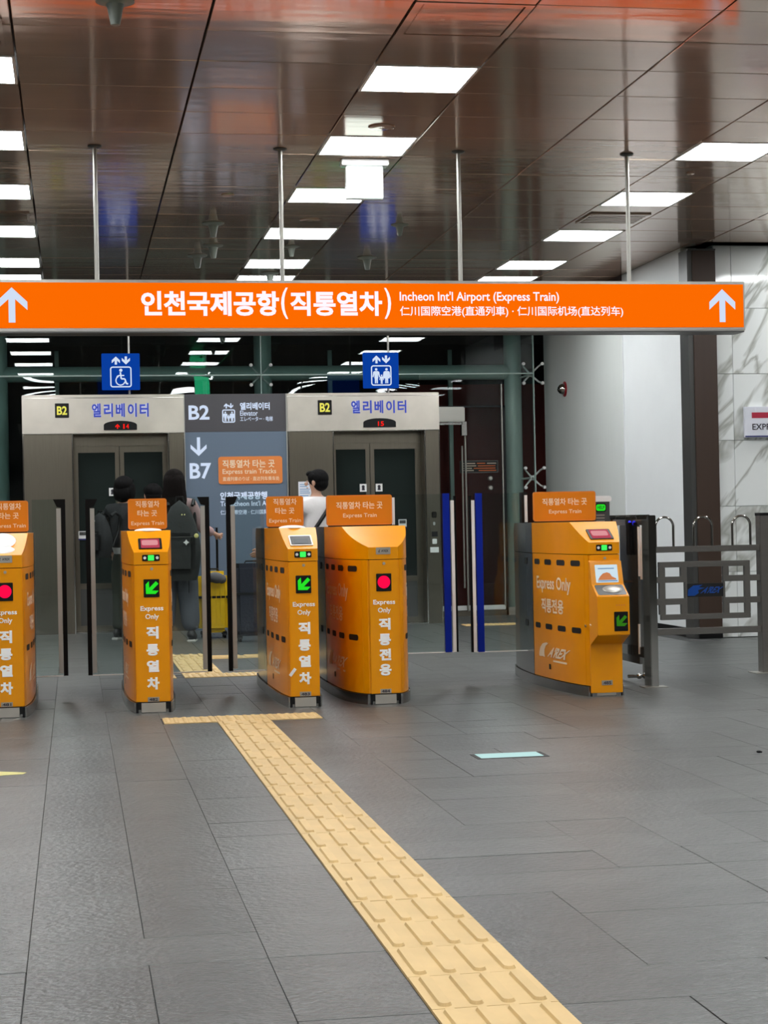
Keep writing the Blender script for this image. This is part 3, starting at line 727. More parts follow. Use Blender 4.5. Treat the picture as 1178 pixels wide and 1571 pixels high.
def vent(x0, x1, y0, y1, lab):
    t = thing('air_vent', lab, 'air vent', ((x0+x1)/2, (y0+y1)/2, CEIL-.01), 'slatted ceiling vents')
    part('vent_back', 'dark', t, (x0, x1, y0, y1, CEIL-.006, CEIL-.002))
    n = 6
    for k in range(n):
        y = y0+(y1-y0)*(k+.5)/n; part('slat', 'ceilm', t, (x0+.01, x1-.01, y-.018, y+.014, CEIL-.014, CEIL-.006))
    part('vent_frame', 'ceilm', t, (x0-.01, x1+.01, y0-.01, y0+.01, CEIL-.012, CEIL-.002), (x0-.01, x1+.01, y1-.01, y1+.01, CEIL-.012, CEIL-.002), (x0-.01, x0+.01, y0, y1, CEIL-.012, CEIL-.002), (x1-.01, x1+.01, y0, y1, CEIL-.012, CEIL-.002))
vent(4.19, 4.68, 14.15, 14.6, 'slatted air vent between lights in the right ceiling strip')
vent(-.80, -.31, 14.36, 14.78, 'slatted air vent between lights at the left photo edge')
vent(-.80, -.31, 8.9, 9.38, 'slatted air vent at the top left corner of the photo')

# ================================================================= TACTILE PAVING
def tactile():
    t = thing('tactile_path', 'yellow tactile paving strip with raised bars leading to the gates', 'tactile paving', (.93, 7, 0))
    Z = .004
    def slab_mesh(w_, d_):
        b = bmesh.new(); bmesh.ops.create_cube(b, size=1); bmesh.ops.scale(b, vec=(w_-.002, d_-.003, Z+.004), verts=b.verts)
        bmesh.ops.translate(b, vec=(0, 0, (Z-.004)/2), verts=b.verts)
        me = bpy.data.meshes.new('tactile_tile'); b.to_mesh(me); b.free(); me.materials.append(M['tactile']); return me
    def bar_mesh(l):
        mb = MB(); n = 8; w_ = .0165
        low = [(a, b, Z) for a, b in rrect(-w_, w_, -l/2, l/2, w_, 4)]; top = [(a*.78, b*(1-.008/l), Z+.0075) for a, b, _ in low]
        a = [mb.b.verts.new(p) for p in low]; c = [mb.b.verts.new(p) for p in top]; k = len(a)
        mb.b.faces.new(c)
        for i in range(k): mb.b.faces.new((a[i], a[(i+1) % k], c[(i+1) % k], c[i]))
        me = bpy.data.meshes.new('raised_bar'); mb.b.to_mesh(me); mb.b.free(); me.materials.append(M['tactile']); return me
    def dot_mesh():
        mb = MB(); 
        for i in range(6):
            for j in range(6):
                cx, cy = -.125+.05*i, -.125+.05*j
                mb.lathe((cx, cy, Z), [(.0155, 0), (.0125, .0035), (.006, .005)], 8)
        me = bpy.data.meshes.new('raised_dots'); mb.b.to_mesh(me); mb.b.free(); me.materials.append(M['tactile']); return me
    sm = {}; bars = {}; dots = dot_mesh()
    def tile(root, x, y, kind, d_=.3, along=True):
        key = d_
        if key not in sm: sm[key] = slab_mesh(.3, d_); bars[key] = bar_mesh(min(.272, d_-.03))
        o = bpy.data.objects.new('tactile_tile', sm[key]); COL.objects.link(o); o.parent = root
        o.location = Vector((x, y, random.uniform(-.0005, .0005)))-ORG[root.name]
        o.rotation_euler = (random.uniform(-.001, .001), random.uniform(-.001, .001), random.uniform(-.004, .004))
        if kind == 'bar':
            if not along: o.rotation_euler.z += math.pi/2
            for k in range(4):
                b = bpy.data.objects.new('raised_bar', bars[key]); COL.objects.link(b); b.parent = o; b.location = (-.1125+.075*k, 0, 0)
        else:
            b = bpy.data.objects.new('raised_dots', dots); COL.objects.link(b); b.parent = o
    xc = (PX0+PX1)/2
    ys = 5.5415
    for k in range(-8, 15): tile(t, xc, ys+.3*k+.15, 'bar')
    tile(t, xc, ys+4.5+.1015, 'bar', .2)
    for x in (.631, xc, 1.231): tile(t, x, 10.395, 'dot')
    t2 = thing('tactile_path', 'yellow tactile paving beyond the gates, running to the elevators with a side branch', 'tactile paving', (1.0, 14, 0))
    for x in (.57, .87+.06, 1.23, 1.5): tile(t2, x, 13.43, 'dot') if x != 1.5 else tile(t2, 1.53, 13.43, 'dot')
    for k in range(5): tile(t2, xc, 13.73+.3*k, 'bar')
    tile(t2, xc, 15.23, 'dot'); tile(t2, xc, 15.53, 'bar')
    tile(t2, 1.231, 15.23, 'bar', along=False); tile(t2, 1.531, 15.23, 'bar', along=False)
    t3 = thing('tactile_path', 'pair of yellow tactile tiles in front of the glass door at right', 'tactile paving', (4.35, 18.75, 0))
    tile(t3, 4.20, 18.75, 'dot'); tile(t3, 4.50, 18.75, 'dot')
tactile()
t = thing('floor_marker', 'pale cyan rectangular marker set in the floor in front of the wide gate lane', 'floor marker', (2.0, 8.33, 0))
part('marker_rim', 'joint', t, (1.835, 2.18, 8.235, 8.41, -.002, .002)); part('marker_face', 'cyanst', t, (1.855, 2.155, 8.25, 8.40, .002, .0035))
mb = MB(); mb.poly([(-.55, 8.37, .001), (-.40, 8.33, .001), (-.33, 8.37, .001), (-.25, 8.38, .001), (-.235, 8.43, .001), (-.30, 8.47, .001), (-.42, 8.53, .001), (-.55, 8.50, .001)], (0, 0, .001))
mb.build('floor_sticker', 'ystick', None, 'worn pale yellow sticker on the floor at the left photo edge', 'sticker')
mb = MB(); mb.ell((3.14, 8.05, .006), (.013, .009, .006), seg=8); mb.ell((3.152, 8.055, .004), (.008, .007, .004), seg=8)
mb.build('debris', 'black', None, 'tiny black crumb of debris on the floor at the right', 'debris')

# ================================================================= TICKET GATES
GY = 10.9; GL = 1.93; ZB, ZS, ZT, ZF = .062, .886, 1.09, .962
SPLIT = 1.0
def gate_fns(cx, hw, wf, tau):
    def dx(y):
        y = max(0, min(y, GL-y)); return wf+(hw-wf)*(1-math.exp(-y/tau))/(1-math.exp(-1.0/tau))
    def surf(side):
        return lambda u, z, l: (cx+side*(dx(u)+l*.0012), GY+u, z)
    return dx, surf
def shell(cx, dx, side, y0, y1, z0, z1, th, out=0., n=14):
    mb = MB(); a = []
    for i in range(n+1):
        y = y0+(y1-y0)*i/n; x = dx(y)+out
        a.append([mb.b.verts.new(p) for p in ((cx+side*x, GY+y, z0), (cx+side*x, GY+y, z1), (cx+side*(x-th), GY+y, z1), (cx+side*(x-th), GY+y, z0))])
    for i in range(n):
        for k in range(4): mb.b.faces.new((a[i][k], a[i][(k+1) % 4], a[i+1][(k+1) % 4], a[i+1][k]))
    mb.b.faces.new(a[0]); mb.b.faces.new(a[-1][::-1]); return mb
def zslope(y, run): return min(ZT, ZF+(ZT-ZF)*y/run)
def closed(cx, dx, y0, y1, z0, ztop, ys, out=0.):
    """solid between y0 and y1 with a top that follows ztop(y)"""
    mb = MB(); L = []
    for y in ys:
        x = dx(y)+out
        L.append([mb.b.verts.new(p) for p in ((cx-x, GY+y, z0), (cx+x, GY+y, z0), (cx+x, GY+y, ztop(y)), (cx-x, GY+y, ztop(y)))])
    for i in range(len(L)-1):
        for k in range(4): mb.b.faces.new((L[i][k], L[i][(k+1) % 4], L[i+1][(k+1) % 4], L[i+1][k]))
    mb.b.faces.new(L[0]); mb.b.faces.new(L[-1][::-1]); return mb
def swoosh(u0, v0, s):
    """emblem: curved fin left of the wordmark (u to the right, v up)"""
    P = lambda pts: [(u0+a*s, v0+b*s) for a, b in pts]
    return [P([(0, .12), (.06, .5), (.25, .82), (.62, 1.0), (.40, .72), (.30, .40), (.36, .08), (.15, 0)]), P([(.42, .10), (.38, .45), (.50, .75), (.72, .98), (.60, .60), (.52, .30)])]
def gate(label, cx, hw, wf, tau, sw, run, lamp_kind, word, screen, reader, sides, number, sign_text, led=True, kiosk=False, sidecast=1):
    t = thing('ticket_gate', label, 'ticket gate', (cx, GY+GL/2, 0), 'orange ticket gates')
    dx, surf = gate_fns(cx, hw, wf, tau)
    N = lambda a, b, k: [a+(b-a)*i/k for i in range(k+1)]
    closed(cx, dx, 0, GL, .02, lambda y: ZS+.01, N(0.008, GL-.008, 22), -.010).build('inner_core', 'dark', t)
    base = closed(cx, dx, 0, GL, 0, lambda y: ZB, N(.012, GL-.012, 22), .012); base = base.build('plinth', 'steel', t)
    part('plinth_front', 'header', base, (cx-wf*.72, cx+wf*.72, GY-.004, GY+.02, .004, ZB-.002)); part('plinth_corner', 'black', base, (cx-wf-.004, cx-wf*.9, GY-.001, GY+.02, 0, ZB), (cx+wf*.9, cx+wf+.004, GY-.001, GY+.02, 0, ZB))
    # front and side panels (orange part), steel rear part
    MB().box(cx-wf, cx+wf, GY, GY+.012, ZB+.004, ZS-.002, bev=.003).build('front_panel', 'orange', t)
    for side in (-1, 1):
        shell(cx, dx, side, .014, .055, ZB+.004, ZS-.002, .012).build('corner_panel', 'orange', t)
        sp = shell(cx, dx, side, .060, SPLIT, ZB+.004, ZS-.002, .012, n=20).build('side_panel', 'orange', t)
        shell(cx, dx, side, SPLIT+.006, GL-.01, ZB+.004, ZS-.002, .012, .002, n=20).build('steel_panel', 'steel', t)
        for z in (.830, .405):
            for yc, w_ in ((.17, .13), (.40, .14), (.645, .14), (.885, .12)):
                strips(yc-w_/2, yc+w_/2, z-.018, z+.018, .014, surf(side), 'dark', sp, 'vent_slot', 1.8)
        for z in (.83, .405): shape([rrect(SPLIT+.16, SPLIT+.25, z-.022, z+.022, .008, 3)], surf(side), 'dark', t, 'sensor_window', 4)
        if side in sides:
            mp0 = surf(side)
            mp = (lambda u, v, l: mp0(SPLIT-u, v, l)) if side < 0 else mp0     # u reads left to right
            o = (SPLIT-.90) if side < 0 else .16
            texts([('Express Only', o, o+.66, .625, .735, .02), ('직통전용', o+.10, o+.54, .495, .590, .03)], mp, 'letterc', sp, 'side_lettering')
            texts([("A'REX", o+.26, o+.60, .205, .275, .04, .3)], mp, 'letterc', sp, 'wordmark', 2)
            fin = [(0, .02), (.03, .32), (.14, .62), (.38, .88), (.80, 1.0), (.98, .96), (.72, .78), (.58, .52), (.56, .22), (.62, 0), (.34, .04), (.18, 0)]
            shape([[(o+.03+a*.21, .198+b*.10) for a, b in fin]], mp, 'letterc', sp, 'emblem', 2)
            shape([[(o+.33, .178), (o+.58, .178), (o+.58, .190), (o+.33, .190)]], mp, 'letterc', sp, 'small_line', 2)
            shape([rrect(.62, .655, .125, .16, .005, 2)], mp0, 'dark', sp, 'lock', 2)
    head = closed(cx, dx, 0, SPLIT, ZS+.002, lambda y: zslope(y, run), sorted(set(N(0, SPLIT, 20)+[run, run*.25, run*.5])), .0015)
    head = head.build('head', 'orange', t, angle=20)
    closed(cx, dx, SPLIT, GL, ZS+.002, lambda y: min(ZT, ZF+(ZT-ZF)*max(0, (GL-y))/run), N(SPLIT+.004, GL, 20), .0035).build('rear_head', 'steel', t, angle=20)
    # on the sloping top
    sl = (ZT-ZF)/run; nrm = Vector((0, -sl, 1)).normalized()
    onslope = lambda u, v, l: (u, GY+v-nrm.y*0-sl*0, ZF+sl*v+.0012*l)
    def slab(x0, x1, y0, y1, th, m, name, par, lift=0., r=.006):
        mb = MB(); mb.poly([(a, GY+b, ZF+sl*b+lift) for a, b in rrect(x0, x1, y0, y1, r, 3)], nrm*th); return mb.build(name, m, par)
    if screen:
        w_ = .062 if hw < .2 else .068
        fr = slab(cx-w_-.008, cx+w_+.008, run*.13, run*.60, .006, 'black' if screen != 'grey' else 'alu', 'screen_frame', t)
        if screen == 'grey': slab(cx-w_, cx+w_, run*.17, run*.55, .0075, 'black', 'screen_glass', fr); slab(cx-w_*.7, cx+w_*.72, run*.19, run*.42, .0085, 'greys', 'screen_image', fr)
        else: slab(cx-w_*.9, cx+w_*.9, run*.16, run*.56, .0075, 'pink', 'screen_glass', fr); slab(cx-w_*.8, cx+w_*.75, run*.27, run*.50, .0085, 'pinkl', 'screen_image', fr, r=.012)
    if reader == 'big':
        mb = MB(); mb.ell((cx-.02, GY+run*.62, ZF+sl*run*.62+.004), (.085, .10, .014), Matrix.Rotation(math.atan(sl), 3, 'X')); rd = mb.build('card_reader', 'whitep', t)
        mb = MB(); mb.ell((cx-.02, GY+run*.25, ZF+sl*run*.25), (.08, .05, .009), Matrix.Rotation(math.atan(sl), 3, 'X')); mb.build('card_reader', 'whitep', t)
    elif reader:
        mb = MB(); mb.ell((cx+reader[0], GY+run+.10, ZT), (.085, .12, .016)); mb.build('card_reader', 'whitep', t)
    fr_ = front(GY)
    if led:
        o = MB(); o.poly([(a, GY-.004, b) for a, b in rrect(cx-.052, cx+.052, .909, .947, .006)], (0, .004, 0)); o = o.build('lamp_bar', 'black', t)
        f2 = front(GY-.004); shape([rrect(cx-.018, cx+.018, .912, .944, .004)], f2, 'greenb', o, 'green_lamp'); shape([disc(cx-.037, .928, .009, 12), disc(cx+.037, .928, .009, 12)], f2, 'whitep', o, 'white_lamp')
    else:
        o = MB(); o.poly([(a, GY-.003, b) for a, b in rrect(cx-.045, cx+.045, .918, .960, .004)], (0, .003, 0)); o = o.build('label_plate', 'label' if lamp_kind == 'red' and hw > .2 else 'header', t)
        f2 = front(GY-.003); shape(swoosh(cx-.030, .929, .02)[:1], f2, 'ink', o, 'emblem'); text("A'REX", cx-.012, cx+.032, .932, .947, f2, 'ink', o, .02)
    mb = MB(); mb.lathe((cx+.003, GY-.004, .862), [(.009, 0), (.009, .004)], 14, 'Y'); mb.build('key_lock', 'label', t)
    if not kiosk:
        o = MB().box(cx-.047, cx+.047, GY-.005, GY, .692, .800, bev=.002).build('lane_display', 'black', t); f2 = front(GY-.005)
        if lamp_kind == 'green': shape(arrow(cx, .746, .082, .095, .022, 225), f2, 'green', o, 'green_arrow')
        else: shape([disc(cx, .748, .039)], f2, 'red', o, 'red_disc')
        texts([('Express', cx-.068, cx+.068, .603, .640, .022), ('Only', cx-.04, cx+.04, .553, .592, .022)], fr_, 'letter', t)
        zz = [(.443, .517), (.342, .412), (.244, .314), (.139, .213)] if word == '직통열차' else [(.455, .527), (.36, .432), (.268, .340), (.175, .247)]
        texts([(ch, cx-.037, cx+.037, a, b, .05) for ch, (a, b) in zip(word, zz)], fr_, 'letter', t, 'vertical_lettering')
        o = MB().box(cx-.034, cx+.034, GY-.003, GY, .067, .094).build('number_plate', 'label', t); text(number, cx-.026, cx+.026, .072, .089, front(GY-.003), 'ink', o, .03)
    # placard standing on top
    ys = GY+.90; cx = cx+(.02 if 0 < cx < 1 else 0)
    pl = MB(); pl.poly([(a, ys, b) for a, b in rrect(cx-sw/2, cx+sw/2, ZT+.008, 1.297, .016)], (0, .016, 0)); pl = pl.build('placard', 'orange2', t)
    shape(ring(cx-sw/2+.003, cx+sw/2-.003, ZT+.011, 1.294, .014, .003), front(ys), 'plateor', pl, 'border_line')
    part('placard_foot', 'black', pl, (cx-sw/2+.01, cx+sw/2-.01, ys+.002, ys+.014, ZT, ZT+.01))
    fp2 = front(ys)
    if sign_text == 'narrow': L = [('직통열차', cx-.076, cx+.078, 1.240, 1.282, .015), ('타는 곳', cx-.065, cx+.062, 1.182, 1.222, .02), ('Express Train', cx-.105, cx+.105, 1.118, 1.150, .01)]
    else: L = [('직통열차 타는 곳', cx-.155, cx+.155, 1.205, 1.252, .02), ('Express Train', cx-.11, cx+.115, 1.142, 1.176, .012)]
    texts(L, fp2, 'letterc', pl)
    return t, dx, surf
GSPEC = [
 ('orange ticket gate with a red disc light, cut off by the left photo edge', -.41, .148, .100, .25, .245, .26, 'red', '직통열차', None, 'big', (1,), '481', 'narrow', False),
 ('slim orange ticket gate with green arrow and pink screen, standing alone left of centre', .450, .148, .100, .25, .250, .26, 'green', '직통열차', 'pink', (-.0,), (-1, 1), '482', 'narrow', True),
 ('slim orange ticket gate with green arrow and dark grey screen in the centre', 1.366, .126, .089, .25, .245, .26, 'green', '직통열차', 'grey', (-.02,), (-1,), '483', 'narrow', True),
 ('wide orange ticket gate with red disc light right of the centre pair', 1.861, .222, .090, .19, .440, .34, 'red', '직통전용', None, None, (-1, 1), '484', 'wide', False),
]
G = [gate(*g) for g in GSPEC]
g5 = gate('wide orange ticket gate with ticket kiosk and Express Only lettering on its side', 3.262, .205, .098, .38, .435, .24, 'green', '직통전용', 'pink', None, (-1,), '485', 'wide', True, kiosk=True)
def kiosk(t, cx):
    prof = [(10.885, .022), (10.885, .325), (10.715, .392), (10.715, .632), (10.83, .700), (10.872, .845), (10.90, .850), (10.90, .022)]
    x0, x1 = 3.157, 3.362
    mb = MB(); a = [mb.b.verts.new((x0, y, z)) for y, z in prof]; b = [mb.b.verts.new((x1, y, z)) for y, z in prof]; n = len(prof)
    mb.b.faces.new(a); mb.b.faces.new(b[::-1])
    for i in range(n): mb.b.faces.new((a[i], b[i], b[(i+1) % n], a[(i+1) % n]))
    bmesh.ops.bevel(mb.b, geom=list(mb.b.edges), offset=.003, segments=2, affect='EDGES')
    k = mb.build('kiosk_body', 'orange', t, angle=25)
    for fx in (x0+.01, x1-.04): part('kiosk_foot', 'steel', k, (fx, fx+.03, 10.895, 10.93, 0, .022))
    # upper screen on the leaning face
    def lean(u, v, l): return (u, 10.83+(10.872-10.83)*(v-.700)/.145-.0012*l, v)
    s = shape([rrect(3.187, 3.332, .712, .822, .004)], lean, 'screen', k, 'ticket_screen', 2)
    shape([[(3.20, .728), (3.215, .750), (3.235, .768), (3.262, .775), (3.28, .768), (3.29, .750), (3.318, .736), (3.318, .728)]], lean, 'plateor', s, 'screen_train', 3)
    shape([[(3.205, .795), (3.31, .795), (3.31, .802), (3.205, .802)]], lean, 'paleb', s, 'screen_line', 3); shape([[(3.20, .718), (3.325, .718), (3.325, .726), (3.20, .726)]], lean, 'paleb', s, 'screen_line', 3)
    def shelf(u, v, l): return (u, v, .632+(v-10.715)/.115*.068+.0012*l)
    s = shape([rrect(x0+.012, x1-.010, 10.724, 10.822, .012)], shelf, 'trimg', k, 'reader_plate', 2)
    mb = MB(); mb.ell((3.272, 10.775, .672), (.062, .04, .008), Matrix.Rotation(math.atan(.068/.115), 3, 'X')); mb.build('card_reader', 'alu', k)
    f = front(10.715)
    o = MB().box(3.262, 3.362-.012, 10.710, 10.715, .415, .535, bev=.002).build('lane_display', 'black', k); shape(arrow(3.306, .477, .075, .085, .02, 225), front(10.710), 'greendim', o, 'green_arrow')
    shape([disc(3.28+.016*i, .575, .005, 8) for i in range(4)], f, 'plateor', k, 'button_dots')
    o = MB().box(3.225, 3.295, 10.881, 10.885, .07, .10).build('number_plate', 'label', k); text('485', 3.235, 3.285, .075, .095, front(10.881), 'ink', o, .03)
    mb = MB(); mb.lathe((3.150, 10.93, .44), [(.0, 0), (.010, -.004), (.010, -.012)], 10, 'X'); mb.build('key_lock', 'steelp', k)
kiosk(g5[0], 3.262)
# glass flaps of the gates
def flap(gt, xh, xe, y, z0, z1, col, hinge=False):
    s = 1 if xe > xh else -1
    fl_ = part('glass_flap', 'gflap', gt, (min(xh, xe-s*.03), max(xh, xe-s*.03), y-.005, y+.005, z0, z1), smooth=False)
    if col == 'black':
        part('rubber_edge', 'rubber', fl_, (min(xe, xe-s*.028), max(xe, xe-s*.028), y-.012, y+.012, z0, z1-.01))
        part('steel_strip', 'alu', fl_, (min(xe-s*.03, xe-s*.058), max(xe-s*.03, xe-s*.058), y-.014, y+.014, z0+.015, z1-.06))
        mb = MB(); mb.poly([(xe, y-.016, z1), (xe-s*.078, y-.016, z1), (xe-s*.055, y-.016, z1-.05), (xe, y-.016, z1-.062)], (0, .032, 0)); mb.build('top_clamp', 'rubber', fl_)
    else:
        part('rubber_edge', 'rubber', fl_, (min(xe, xe-s*.014), max(xe, xe-s*.014), y-.012, y+.012, z0, z1-.015))
        part('steel_strip', 'whitep', fl_, (min(xe-s*.014, xe-s*.036), max(xe-s*.014, xe-s*.036), y-.014, y+.014, z0, z1-.045))
        part('blue_strip', 'blue', fl_, (min(xe-s*.046, xe-s*.090), max(xe-s*.046, xe-s*.090), y-.014, y+.014, z0, z1+.003))
    part('bottom_edge', 'whitep', fl_, (min(xh, xe-s*.03), max(xh, xe-s*.03), y-.006, y+.006, z0-.004, z0+.003))
flap(G[0][0], -.27, -.055, 12.0, .152, 1.305, 'black')
flap(G[1][0], .31, .074, 12.0, .149, 1.302, 'black'); flap(G[1][0], .59, .884, 12.0, .148, 1.305, 'black')
flap(G[2][0], 1.245, .995, 12.0, .146, 1.303, 'black')
flap(G[3][0], 2.075, 2.574, 12.1, .218, 1.299, 'blue'); flap(g5[0], 3.065, 2.667, 12.1, .212, 1.297, 'blue')
for gt, x in ((G[3][0], 2.125), (g5[0], 3.05)):
    part('hinge_post', 'black', gt, (x-.02, x+.02, 12.06, 12.12, ZT, 1.30)); part('hinge_cap', 'whitep', gt, (x-.002, x+.018, 12.052, 12.058, ZT+.005, 1.28))
# white tape scrap on the centre gate
mb = MB(); c0 = (1.29, GY-.004, .215); mb.obox(c0, (.018, .002, .055), Matrix.Rotation(math.radians(38), 3, 'Y')); mb.build('tape_scrap', 'whitep', G[2][0])

# intercom on the right gate
t = thing('help_intercom', 'grey help point with white cap and green HELP screen behind the right gate placard', 'intercom', (3.58, 12.05, ZT-.02))
MB().box(3.528, 3.64, 12.0, 12.09, .0, 1.24, bev=.012).build('column', 'trimg', t)
mb = MB(); mb.poly([(a, 11.99, b) for a, b in rrect(3.518, 3.65, 1.225, 1.265, .018)], (0, .11, 0)); mb.build('white_cap', 'whitep', t)
o = MB(); o.poly([(a, 11.996, b) for a, b in rrect(3.533, 3.613, 1.155, 1.215, .018)], (0, .004, 0)); o = o.build('help_screen', 'dark', t)
shape([rrect(3.540, 3.606, 1.163, 1.207, .014)], front(11.996), 'green', o, 'green_glow'); text('HELP', 3.548, 3.598, 1.174, 1.197, front(11.994), 'dark', o, .02)
shape([[(3.54, z), (3.60, z), (3.60, z+.006), (3.54, z+.006)] for z in (1.13, 1.11, 1.09)], front(12.0), 'label', t, 'speaker_slots')

# ================================================================= STEEL SIDE GATE AND FENCE
t = thing('steel_side_gate', 'steel framed side gate with dark slanted top slats beside the right ticket gate', 'gate', (3.72, 11.6, 0))
part('front_post', 'steelp', t, (3.695, 3.745, 11.33, 11.48, 0, 1.125), bev=.004)
part('rear_post', 'steelp', t, (3.695, 3.745, 12.18, 12.26, 0, 1.10), bev=.004)
gp = part('centre_panel', 'steel', t, (3.710, 3.73, 11.62, 12.02, .13, 1.06), bev=.003)
part('reflection_strip', 'whitep', gp, (3.70, 3.712, 11.56, 11.585, .72, 1.05), (3.70, 3.712, 11.50, 11.54, .70, 1.04))  # white strips standing in for the white wall's reflection in the panel
part('edge_strip', 'whitep', gp, (3.70, 3.712, 11.60, 11.615, .20, .40))  # drawn as one more white reflection on the panel
for za, zb in ((.18, .25), (1.06, 1.10)): part('cross_bar', 'steelp', t, (3.705, 3.735, 11.47, 12.18, za, zb), bev=.003)
for k in range(3): part('top_slat', 'black', t, (3.66, 3.75, 11.50+.23*k, 11.70+.23*k, 1.105, 1.118), bev=.002)
part('slat_bar', 'steelp', t, (3.66, 3.75, 11.475, 11.495, 1.10, 1.13), (3.66, 3.75, 11.705, 11.725, 1.10, 1.13), (3.66, 3.75, 11.935, 11.955, 1.10, 1.13), (3.66, 3.75, 12.165, 12.185, 1.10, 1.13))
mb = MB(); mb.tube([(3.66, 11.9, .676), (3.80, 11.9, .676)], .008, 8); mb.build('latch_bar', 'steelp', t)
mb = MB(); mb.ell((3.69, 11.72, 1.07), (.012, .012, .022)); mb.build('status_light', 'bluel', t)
part('reader_head', 'black', t, (3.675, 3.70, 11.69, 11.76, .86, 1.08), bev=.004)
part('foot_plate', 'alu', t, (3.64, 3.80, 11.30, 11.42, 0, .006)); 
mb = MB(); mb.tube([(3.70, 11.86, .03), (3.80, 11.86, .03)], .012, 8); mb.ell((3.78, 11.86, .03), (.022, .02, .02)); mb.ell((3.82, 11.86, .03), (.02, .02, .02)); mb.build('floor_bolt', 'steelp', t)
FY = 12.1
fn = thing('steel_fence', 'polished steel fence with three hoops, square lattice and blue emblem plate', 'fence', (4.4, FY, 0))
part('fence_post', 'fsteel', fn, (4.752, 4.845, FY-.03, FY+.06, 0, 1.125), bev=.004); part('fence_post', 'fsteel', fn, (3.90, 3.965, FY-.03, FY+.06, 0, .95), bev=.004)
part('foot_plate', 'alu', fn, (4.69, 4.90, FY-.07, FY+.10, 0, .006)); part('post_cap', 'black', fn, (4.75, 4.847, FY-.032, FY+.062, 1.108, 1.128))
part('top_rail', 'fsteel', fn, (3.965, 4.752, FY-.02, FY+.02, .863, .905), bev=.003); part('bottom_rail', 'fsteel', fn, (3.965, 4.752, FY-.02, FY+.02, .288, .333), bev=.003)
for x0, x1 in ((3.995, 4.125), (4.275, 4.407), (4.557, 4.690)):
    r = (x1-x0)/2; c = (x0+x1)/2; pts = [(x0, FY, .905), (x0, FY, 1.113-r)]+[(c-r*math.cos(math.pi*k/12), FY, 1.110-r+r*math.sin(math.pi*k/12)) for k in range(1, 12)]+[(x1, FY, 1.113-r), (x1, FY, .905)]
    mb = MB(); mb.tube(pts, .0085, 10); mb.build('hoop', 'steelp', fn)
def bar(n_, *b): part(n_, 'fsteel', fn, (b[0], b[1], FY-.016, FY+.016, b[2], b[3]), bev=.002)
bar('frame_bar', 4.010, 4.677, .758, .797); bar('frame_bar', 4.020, 4.677, .392, .430); bar('frame_bar', 4.010, 4.055, .43, .758); bar('frame_bar', 4.636, 4.677, .43, .758)
for z0, z1, za, zb in ((.652, .694, .652, .758), (.498, .541, .43, .541)):
    bar('lattice_bar', 4.055, 4.213, z0, z1)
    bar('lattice_bar', 4.168, 4.213, z1 if z0 > .6 else za, zb if z0 > .6 else z0)
    bar('lattice_bar', 4.478, 4.636, z0, z1); bar('lattice_bar', 4.478, 4.521, z1 if z0 > .6 else za, zb if z0 > .6 else z0)
    bar('side_stub', 4.677, 4.752, z0, z1); bar('side_stub', 3.965, 4.010, z0, z1)
bar('lattice_bar', 4.196, 4.213, .541, .652); bar('lattice_bar', 4.478, 4.492, .541, .652)
ep = part('emblem_plate', 'dark', fn, (4.213, 4.478, FY-.006, FY+.006, .548, .642))
fe = front(FY-.006)
shape([[(4.218, .556), (4.222, .60), (4.26, .628), (4.33, .632), (4.30, .615), (4.345, .61), (4.295, .595), (4.30, .575), (4.27, .556)]], fe, 'logob', ep, 'emblem')
text("A'REX", 4.33, 4.465, .572, .618, fe, 'logob', ep, .03, .3, 2, 'wordmark')

# white poster on the marble wall
t = MB().box(6.058, 6.62, YM-.045, YM-.005, 1.822, 2.103, bev=.002).build('wall_sign', 'poster', None, 'white sign board with red bar and dark lettering on the marble wall', 'sign')
f = front(YM-.045)
shape([[(6.125, 1.998), (6.56, 1.998), (6.56, 2.05), (6.125, 2.05)]], f, 'redbar', t, 'red_bar'); shape([[(6.06, 1.826), (6.615, 1.826), (6.615, 1.838), (6.06, 1.838)]], f, 'navyp', t, 'blue_line')
text('EXPRESS', 6.128, 6.42, 1.89, 1.947, f, 'ink', t, .015)

